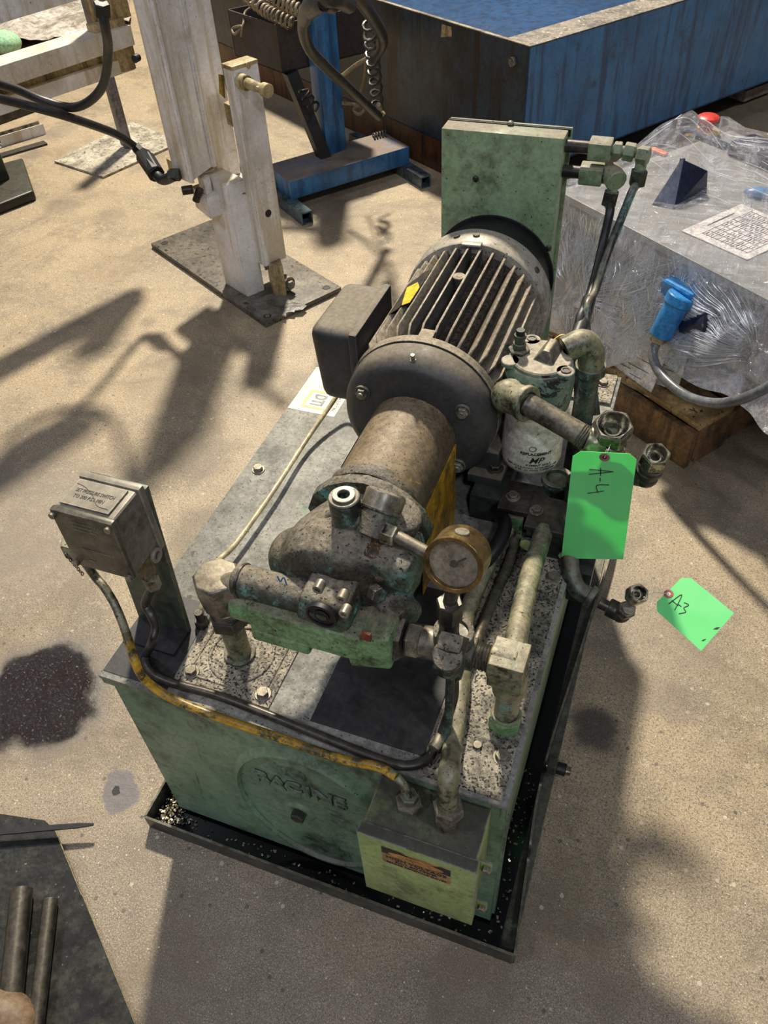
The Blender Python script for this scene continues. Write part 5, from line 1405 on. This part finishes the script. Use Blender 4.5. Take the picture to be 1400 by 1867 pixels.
fp_ = lambda px_, py_, n__: atp(px_, py_, V(P0.x, P0.y, 0), n__)
nl = V(-dl.y, dl.x, 0)
if nl.dot(CAM - P0) < 0: nl = -nl
p = fp_(936, 112, nl); part('side_bolt', MB().cyl(p, p + nl * .012, .017, n=18), STEEL, BN)
p = fp_(814, 53, nl); part('rubbed_patch', MB().ext([fp_(a, b, nl) + nl * .0005 for a, b in [(806, 44), (823, 49), (824, 66), (804, 68)]], nl * .001), WHITEY, BN)
q = P0 + dl * .13 + dr * 1.1
m = MB().obox(V(q.x, q.y, zt_ - .12) + dl * .02, dr, dl, Z3, .10, .03, .2)
part('inner_bracket', m, WHITEY, BN)
wb = at(1365, 182, z=.0)
solo('wood_block', MB().obox(V(wb.x, wb.y, .05), dr, dl, Z3, .22, .09, .05), mat('pale_wood_block', (150, 136, 122), (120, 108, 96), 9, .6), 'short pale wooden block poking out from under the far blue bin corner', 'wood block', wb, bevel=.004)

# ------------------------------------------------------------------ pallet, console and stretch wrap
u = V(-.81, .585, 0).normalized(); v = V(.585, .81, 0).normalized()
K = at(1255, 850, z=0)
PL = thing('wooden_pallet', 'worn wooden pallet carrying the plastic-wrapped grey console', 'pallet', K, 'wooden pallets')
PW, PD = 1.15, 1.0
for i in range(7):
    o_ = .0 + i * .158
    part('deck_board', MB().obox(K + u * (PW / 2) * 1 + v * (o_ + .065) + V(0, 0, .131 + .001 * (i % 3)), u, v, Z3, PW, .13, .018), WOOD if i % 2 == 0 else WOODD, PL, bevel=.002)
for j, o_ in enumerate((.0, .52, 1.10)):
    part('stringer', MB().obox(K + u * (o_ + .02) + v * (PD / 2 + .03) + V(0, 0, .071), v, u, Z3, PD + .05, .04, .10), WOODD, PL, bevel=.002)
part('front_board', MB().obox(K + u * (PW / 2) + v * .0 + V(0, 0, .060) - v * .010, u, v, Z3, PW, .02, .12), WOODD, PL, bevel=.003, label='dark stained outer board of the pallet')
for i in range(3):
    part('bottom_board', MB().obox(K + u * (PW / 2) + v * (.08 + i * .42) + V(0, 0, .011), u, v, Z3, PW, .12, .018), WOODD, PL, bevel=.002)
P2_ = at(1395, 790, z=0)
WB = thing('wooden_pallet', 'second dark wooden pallet mostly in shadow at the right edge', 'pallet', P2_, 'wooden pallets')
for i in range(3):
    part('deck_board', MB().obox(P2_ + V(.52, .24, .10) + v * (-.22 + i * .17) - V(.0, .0, 0), u, v, Z3, .9, .13, .02), WOODD, WB, bevel=.002)
part('front_board', MB().obox(P2_ + V(.52, .24, .045) - v * .30, u, v, Z3, .9, .03, .09), WOODD, WB, bevel=.003)
part('stringer', MB().obox(P2_ + V(.52, .24, .045) + u * .43 , v, u, Z3, .6, .04, .09), WOODD, WB, bevel=.003)

zT = .50
FL = at(1029, 354, z=zT); ku = -u
fr = at(1400, 547, z=zT); ku = (fr - FL).normalized(); kv = V(-ku.y, ku.x, 0)
if kv.dot(V(0, 1, 0)) < 0: kv = -kv
FL = FL - ku * .03
KD = (at(1290, 222, z=zT) - FL).dot(kv); KW = 1.05


def onk(px, py, b=0.0):
    """point on an upright plane parallel to the console front, b behind it"""
    return atp(px, py, FL + kv * b, kv)

CN = thing('control_console', 'grey metal control console under stretch wrap on the wooden pallet', 'control console', (FL + ku * .5 + kv * .25 + V(0, 0, .142 - zT)))
def kbox(mb, a0, a1, b0_, b1_, z0_, z1_):
    q = [FL + ku * a + kv * b for a, b in ((a0, b0_), (a1, b0_), (a1, b1_), (a0, b1_))]
    return mb.hull([V(p.x, p.y, z0_) for p in q], [V(p.x, p.y, z1_) for p in q])


part('top_panel', kbox(MB(), 0, KW, 0, KD, zT - .02, zT), CONS, CN, bevel=.004)
part('cabinet_body', kbox(MB(), .02, KW - .02, .05, KD - .02, .275, zT - .02), CONSD, CN, bevel=.004)
part('lower_body', kbox(MB(), .02, .46, .09, KD - .04, .142, .276), CONSD, CN, bevel=.004)
part('front_rail', kbox(MB(), .0, KW, .01, .04, zT - .075, zT - .035), CONS, CN, bevel=.003)
part('side_panel', kbox(MB(), -.004, .02, .02, KD - .04, .142, zT - .02), CONS, CN, bevel=.003)
part('lower_rail', kbox(MB(), .30, KW, .03, .052, .27, .30), CONS, CN, bevel=.003)
part('knob', MB().cyl(onk(1288, 510, .05), onk(1288, 510, .03), .014), DSTEEL, CN)
part('door_panel', kbox(MB(), .04, .30, .046, .052, .30, zT - .09), CONS, CN, bevel=.002)
es = at(1285, 242, z=zT)
part('stop_button_plate', MB().cyl(es, es + V(0, 0, .006), .042, n=28), YELP, CN)
part('stop_button', MB().cyl(es + V(0, 0, .006), es + V(0, 0, .035), .020).lathe(es + V(0, 0, .033), Z3, [(0, .024), (.004, .032), (.014, .032), (.018, .026)], 28), RED, CN, label='red mushroom emergency stop button')
ks = at(1262, 236, z=zT); part('selector_knob', MB().cyl(ks, ks + V(0, 0, .02), .012).sph(ks + V(0, 0, .026), .014), DSTEEL, CN)
ky = at(1256, 248, z=zT + .01)
part('key', MB().cyl(ky, ky + V(0, 0, .004), .014, n=18).obox(ky + V(.0, -.022, .001), X3, Y3, Z3, .007, .034, .003), BRASS, CN)
ng = at(1290, 256, z=zT)
part('switch_base', kbox(MB(), (ng - FL).dot(ku) - .09, (ng - FL).dot(ku) + .08, (ng - FL).dot(kv) - .02, (ng - FL).dot(kv) + .01, zT, zT + .01), NAVY, CN)
# bracket under the film
def tpoly(pts, z): return [at(a, b, z=z) for a, b in pts]


br1 = tpoly([(1186, 375), (1226, 382), (1292, 352), (1290, 322), (1262, 340), (1235, 355)], zT)
mbk = MB()
qa, qb, qc, qd = at(1188, 374, z=zT), at(1228, 383, z=zT), at(1288, 352, z=zT), at(1286, 334, z=zT)
tp_ = at(1242, 290, z=zT + .10); tq_ = at(1290, 312, z=zT + .06)
mbk.hull([qa, qb, qb + V(.006, .006, 0), qa + V(.006, .006, 0)], [tp_, tp_ + V(.006, -.002, 0), tp_ + V(.01, .006, 0), tp_ + V(.004, .008, 0)])
mbk.hull([qb, qc, qc + V(-.004, .006, 0), qb + V(-.004, .006, 0)], [tp_, tq_, tq_ + V(-.004, .006, 0), tp_ + V(-.004, .006, 0)])
solo('steel_bracket', mbk, NAVY, 'dark folded bracket standing on the wrapped console top', 'bracket', V(qb.x, qb.y, zT))
sp_ = [at(1242, 421, z=zT + .002), at(1362, 474, z=zT + .002), at(1470, 424, z=zT + .002), at(1352, 372, z=zT + .002)]
SH = thing('printed_sheet', 'white printed table sheet lying under the wrap on the console top', 'paper sheet', sp_[0])
part('paper', MB().ext(sp_, (0, 0, .001)), SHEET, SH, smooth=0)
def sb(a, b): return (sp_[0] * (1 - a) + sp_[1] * a) * (1 - b) + (sp_[3] * (1 - a) + sp_[2] * a) * b + V(0, 0, .0016)


m = MB()
for i in range(10): m.tube([sb(.22 + i * .075, .10), sb(.22 + i * .075, .95)], .0008, 4, k=1)
for i in range(9): m.tube([sb(.22, .12 + i * .1), sb(.90, .12 + i * .1)], .0008, 4, k=1)
part('printed_table', m, PAPERLINE, SH)
m = MB()
rr = random.Random(5)
for i in range(9):
    for j in range(8):
        if rr.random() < .75: m.tube([sb(.255 + i * .075, .14 + j * .1), sb(.255 + i * .075, .14 + j * .1 + rr.uniform(.02, .06))], .0014, 4, k=1)
part('printed_figures', m, INK, SH, kind='stuff')
part('blue_heading', MB().tube([sb(.12, .30), sb(.12, .75)], .002, 4, k=1), NAVY, SH)
oc_ = at(1200, 279, z=zT)
solo('orange_card', MB().obox(oc_ + V(0, 0, .004), ku, kv, Z3, .06, .02, .008), ORANGEP, 'small orange card under the wrap by the cabinet hoses', 'card', oc_, bevel=.002)
bg = at(1388, 358, z=zT)
solo('blue_cloth', MB().sph(bg + V(0, 0, .008), .03, (1.6, .8, .5)).sph(bg + V(.04, -.01, .008), .025, (1.5, .8, .5)), BLUEPLASTIC, 'crumpled blue plastic strip at the right edge of the console top', 'strip', bg, smooth=80)
nb = at(1385, 290, z=zT)
solo('dark_pouch', MB().obox(nb + V(0, 0, .02), ku, kv, Z3, .16, .10, .04), NAVY, 'dark flat pouch under film behind the blue strip', 'pouch', nb, bevel=.01)
# blue plug, cable, documents
zq = .33
BP = thing('power_plug', 'blue industrial plug with grey cable hanging in front of the console', 'plug', onk(1212, 592, -.03))
d0, d1_ = onk(1238, 548, -.045), onk(1203, 612, -.075)
ax_ = (d1_ - d0).normalized()
part('plug_body', MB().cyl(d0, d1_, .030, .029, n=28).cyl(d0 - ax_ * .016, d0 + ax_ * .01, .035, n=28), BLUEPLASTIC, BP)
part('socket_housing', MB().obox(onk(1245, 535, -.005), ku, V(0, -.3, 1), kv, .10, .07, .06), BLUEPLASTIC, BP, bevel=.012, seg=3)
part('dark_socket', MB().cyl(onk(1255, 600, -.02), onk(1300, 590, -.02), .034, n=24), NAVY, BP)
part('gland_nut', MB().hexn(d1_ - ax_ * .004, d1_ + ax_ * .018, .021), CHROME, BP)
part('cable', MB().tube([d1_ + ax_ * .01, onk(1190, 648, -.10), onk(1206, 684, -.12), onk(1248, 720, -.14), onk(1300, 735, -.15), onk(1350, 728, -.15), onk(1400, 706, -.14), onk(1440, 680, -.12)], .0120, 16), GREYCABLE, BP, smooth=60)
for i, (c_, a__, w2, h2, nm) in enumerate([((1160, 655), .10, .17, .15, 'white document sleeve leaning low in front of the console'), ((1120, 590), -.1, .13, .12, 'pale folded document behind the leaning sleeve'), ((1222, 665), .25, .09, .12, 'blue and white leaflet beside the grey cable')]):
    c = onk(c_[0], c_[1], -.035 + .02 * i)
    D = thing('document', nm, 'document', c, 'documents under the stretch wrap')
    uu_ = (ku * math.cos(a__) + Z3 * math.sin(a__)).normalized(); ww = (kv * .35 + Z3 * .9); ww = (ww - uu_ * ww.dot(uu_)).normalized()
    nn_ = uu_.cross(ww); nn_ = nn_ if nn_.dot(CAM - c) > 0 else -nn_
    part('page', MB().obox(c, uu_, ww, nn_, w2, h2, .003), SHEET, D)
    m = MB()
    for k_ in range(9): m.obox(c - uu_ * w2 * (.2 if k_ % 2 else -.1) + ww * (h2 * (.36 - k_ * .08)) + nn_ * .0018, uu_, ww, nn_, w2 * (.45 - .1 * (k_ % 3)), .0022, .0005)
    part('printed_lines', m, PAPERLINE, D, kind='stuff')
# the film itself
PK = [(at(a_, b_, z=zT), h_, r_) for a_, b_, h_, r_ in [(1242, 287, .125, .10), (1285, 236, .045, .09), (1388, 300, .05, .16)]]


def skirt(a, q):
    """front of the film: q = 0 at the pallet, 1 at the front top edge"""
    b = -.075 * (1 - q) ** 1.5 * (1 + .25 * math.sin(a * 23)) - .012
    off = .020 * math.sin(q * PI) * (1.2 * noise.noise(V(a * 7, q * 3, 0)) + .8 * noise.noise(V(a * 19, q * 5, 3)))
    p = FL + ku * a + kv * (b + off)
    zb_ = .145 + .13 * max(0, min(1, (a - .36) / .16)) + .01 * noise.noise(V(a * 14, 0, 2))
    return V(p.x, p.y, zb_ + (zT + .006 - zb_) * q)


def lid(a, q):
    b = -.012 + q * (KD + .03)
    p = FL + ku * a + kv * b
    z_ = zT + .010 + .006 * noise.noise(V(a * 8, b * 8, 5))
    for (c, h, r) in PK:
        d = math.hypot(p.x - c.x, p.y - c.y); z_ = max(z_, zT + .008 + h * max(0, 1 - d / (r * 2.2)) ** 1.3)
    if q > .98: z_ -= .03
    return V(p.x, p.y, z_)


def endskirt(b, q):
    p = FL + kv * b - ku * (.02 + .13 * (1 - q) ** 1.7 + .02 * math.sin(q * PI) * noise.noise(V(b * 9, q * 3, 9)))
    return V(p.x, p.y, .145 + (zT + .006 - .145) * q)


L0 = FL + V(0, 0, .142 - zT)
SW = thing('stretch_wrap', 'shiny creased clear stretch wrap tented over the grey console', 'stretch wrap', L0)
m = MB(); nu, nv = 90, 35
def grid(f, a0, a1, nu, nv):
    o = len(m.v)
    for i in range(nu + 1):
        for j in range(nv + 1): m.v.append(f(a0 + (a1 - a0) * i / nu, j / nv))
    for i in range(nu):
        for j in range(nv):
            k_ = o + i * (nv + 1) + j; m.f.append([k_, k_ + 1, k_ + nv + 2, k_ + nv + 1])


grid(skirt, -.02, KW + .02, 90, 36); grid(endskirt, -.012, KD + .018, 40, 24)
part('side_film', m, WRAP, SW, smooth=50)
m = MB(); grid(lid, -.02, KW + .02, 90, 36)
part('top_film', m, WRAPTOP, SW, smooth=50)
FOLD = NT('bright_film_fold')
FOLD.b.inputs['Base Color'].default_value = (.82, .83, .88, 1); FOLD.b.inputs['Roughness'].default_value = .12; FOLD.b.inputs['Specular IOR Level'].default_value = 1.0
ftr = FOLD.n('ShaderNodeBsdfTransparent'); fmx = FOLD.n('ShaderNodeMixShader'); fmx.inputs[0].default_value = .8
ftl = FOLD.n('ShaderNodeBsdfTranslucent'); ftl.inputs[0].default_value = (.95, .96, 1, 1); fm2 = FOLD.n('ShaderNodeMixShader'); fm2.inputs[0].default_value = .5; fgl = FOLD.n('ShaderNodeBsdfGlossy'); fgl.inputs['Color'].default_value = (1, 1, 1, 1); fgl.inputs['Roughness'].default_value = .3; FOLD.L(fgl.outputs[0], fm2.inputs[1]); FOLD.L(ftl.outputs[0], fm2.inputs[2]); FOLD.L(ftr.outputs[0], fmx.inputs[1]); FOLD.L(fm2.outputs[0], fmx.inputs[2]); FOLD.L(fmx.outputs[0], FOLD.out.inputs[0]); FOLD = FOLD.m
m = MB(); rr = random.Random(11)
def fold(f, a0, q0, a1, q1, r, lift=.003, kv_=None):
    pts = []
    for i in range(7):
        t_ = i / 6; a = a0 + (a1 - a0) * t_ + .0015 * noise.noise(V(a0 * 9, q0 * 9, t_ * 3)); q = min(1, max(0, q0 + (q1 - q0) * t_))
        p = f(a, q); n_ = (CAM - p).normalized(); n_ = (-kv + V(0, 0, .2)).normalized() if f is skirt else (V(0, 0, 1) if f is lid else -ku)
        pts.append(p + n_ * lift)
    m.tube(pts, lambda t_: r * (1 - abs(2 * t_ - 1) ** 3) + .00015, 4, k=1)


def knot(f, ca, cq, n, R, sq, lo=0.0, hi=2 * PI, rmin=.0004, rmax=.0011):
    for _ in range(n):
        an = rr.uniform(lo, hi); r0 = rr.uniform(.05, .5) * R; r1 = r0 + rr.uniform(.2, .8) * R
        c_, s_ = math.cos(an), math.sin(an)
        fold(f, ca + c_ * r0, cq + s_ * r0 * sq, ca + c_ * r1, cq + s_ * r1 * sq, rr.uniform(rmin, rmax))


def aof(px, py, z): return (at(px, py, z=z) - FL).dot(ku)


def tension(f, ca, cq, n, R, sq, lo, hi, rmin=.0004, rmax=.0011):
    for _ in range(n):
        an = rr.uniform(lo, hi); r0 = rr.uniform(.25, 1.1) * R; r1 = r0 + rr.uniform(.15, .7) * R
        c_, s_ = math.cos(an), math.sin(an)
        a0_, q0_, a1_, q1_ = ca + c_ * r0, cq + s_ * r0 * sq, ca + c_ * r1, cq + s_ * r1 * sq
        if min(q0_, q1_) < 0 or max(q0_, q1_) > 1 or min(a0_, a1_) < -.01: continue
        fold(f, a0_, q0_, a1_, q1_, rr.uniform(rmin, rmax) * .62)


tension(skirt, .16, .32, 240, .22, 2.0, .1, 2.6)
tension(skirt, .30, .05, 130, .28, 2.0, .2, 2.2)
tension(skirt, .78, .50, 190, .26, 1.4, 1.9, 4.2, .0005, .0013)
for _ in range(170):
    a = rr.uniform(-.01, .5); q = rr.uniform(.45, .98); fold(skirt, a, q, a + rr.uniform(-.015, .03), max(0, q - rr.uniform(.05, .22)), rr.uniform(.0004, .0010))
for _ in range(70):
    a = rr.uniform(.15, .45); fold(skirt, a, rr.uniform(.0, .1), a + rr.uniform(-.02, .02), rr.uniform(.15, .35), rr.uniform(.0003, .0006))
c = PK[0]; ca, cb_ = (c[0] - FL).dot(ku), (c[0] - FL).dot(kv)
tension(lid, ca, (cb_ + .012) / (KD + .03), 120, .16, 1 / (KD + .03), 2.4, 4.4, .0003, .0008)
for _ in range(110):
    a = rr.uniform(0, 1.0); q = rr.uniform(.35, .93); fold(lid, a, q, a + rr.uniform(.04, .16), min(.97, q + rr.uniform(-.02, .05)), rr.uniform(.0003, .0006))
for _ in range(60):
    a = rr.uniform(0, 1.0); q = rr.uniform(.05, .9); fold(lid, a, q, a + rr.uniform(-.02, .02), q + rr.uniform(-.03, .03), rr.uniform(.0004, .0008))
for _ in range(60):
    b = rr.uniform(0, KD); q = rr.uniform(.2, 1); fold(endskirt, b, q, b + rr.uniform(-.05, .05), max(0, q - rr.uniform(.1, .4)), rr.uniform(.0003, .0009))
part('stretched_folds', m, FOLD, SW, smooth=60, kind='stuff')

# ------------------------------------------------------------------ bottom left scrap plate and bars
q = [at(a, b, z=0) for a, b in [(-60, 1478), (86, 1500), (104, 1518), (258, 1890), (-120, 1960)]]
SPT = thing('scrap_plate', 'dark oily sheet steel plate with a bright sheared edge at the bottom left corner', 'steel plate', q[2])
part('plate', MB().ext(q, (0, 0, .010)), PLATEDK, SPT, smooth=0)
m = MB(); m.tube([q[1] + V(0, 0, .010), q[2] + V(0, 0, .010), q[2].lerp(q[3], .35) + V(-.001, .0, .010), q[2].lerp(q[3], .36) + V(.001, 0, .010), q[3] + V(0, 0, .010)], .0010, 6, k=1)
part('sheared_edge', m, EDGE, SPT)
for i, (a, b, r, nm) in enumerate([((40, 1622), (12, 1900), .019, 'left'), ((92, 1640), (62, 1900), .013, 'right')]):
    p0, p1 = at(*a, z=.012 + r), at(*b, z=.012 + r)
    solo('round_bar', MB().cyl(p0, p1, r, n=28), DSTEEL, ('thicker dark round bar lying on the scrap plate' if i == 0 else 'thinner dark round bar beside the thicker one on the scrap plate'), 'bar', p0, 'round bars on the scrap plate')
p0, p1 = at(171, 1504, z=.028), at(-80, 1524, z=.028)
d = (p1 - p0).normalized(); n_ = V(-d.y, d.x, 0)
LB = (p1 - p0).length
solo('black_flat_bar', MB().hull([p0 + n_ * .002, p0 + d * .03 + n_ * .0045, p1 + n_ * .007, p1 - n_ * .007, p0 + d * .03 - n_ * .0045, p0 - n_ * .002], [x + V(0, 0, .004) for x in [p0 + n_ * .002, p0 + d * .03 + n_ * .0045, p1 + n_ * .007, p1 - n_ * .007, p0 + d * .03 - n_ * .0045, p0 - n_ * .002]]),
     BLACK, 'slim black tapered bar jutting in from the left above the scrap plate', 'bar', p0)
bt = at(5, 1862, z=.03)
solo('boot_toe', MB().sph(bt, .05, (1.2, .9, .7), 28, 16), BOOT, 'tan rounded boot toe in the bottom left corner', 'boot', V(bt.x, bt.y, .011), smooth=80)
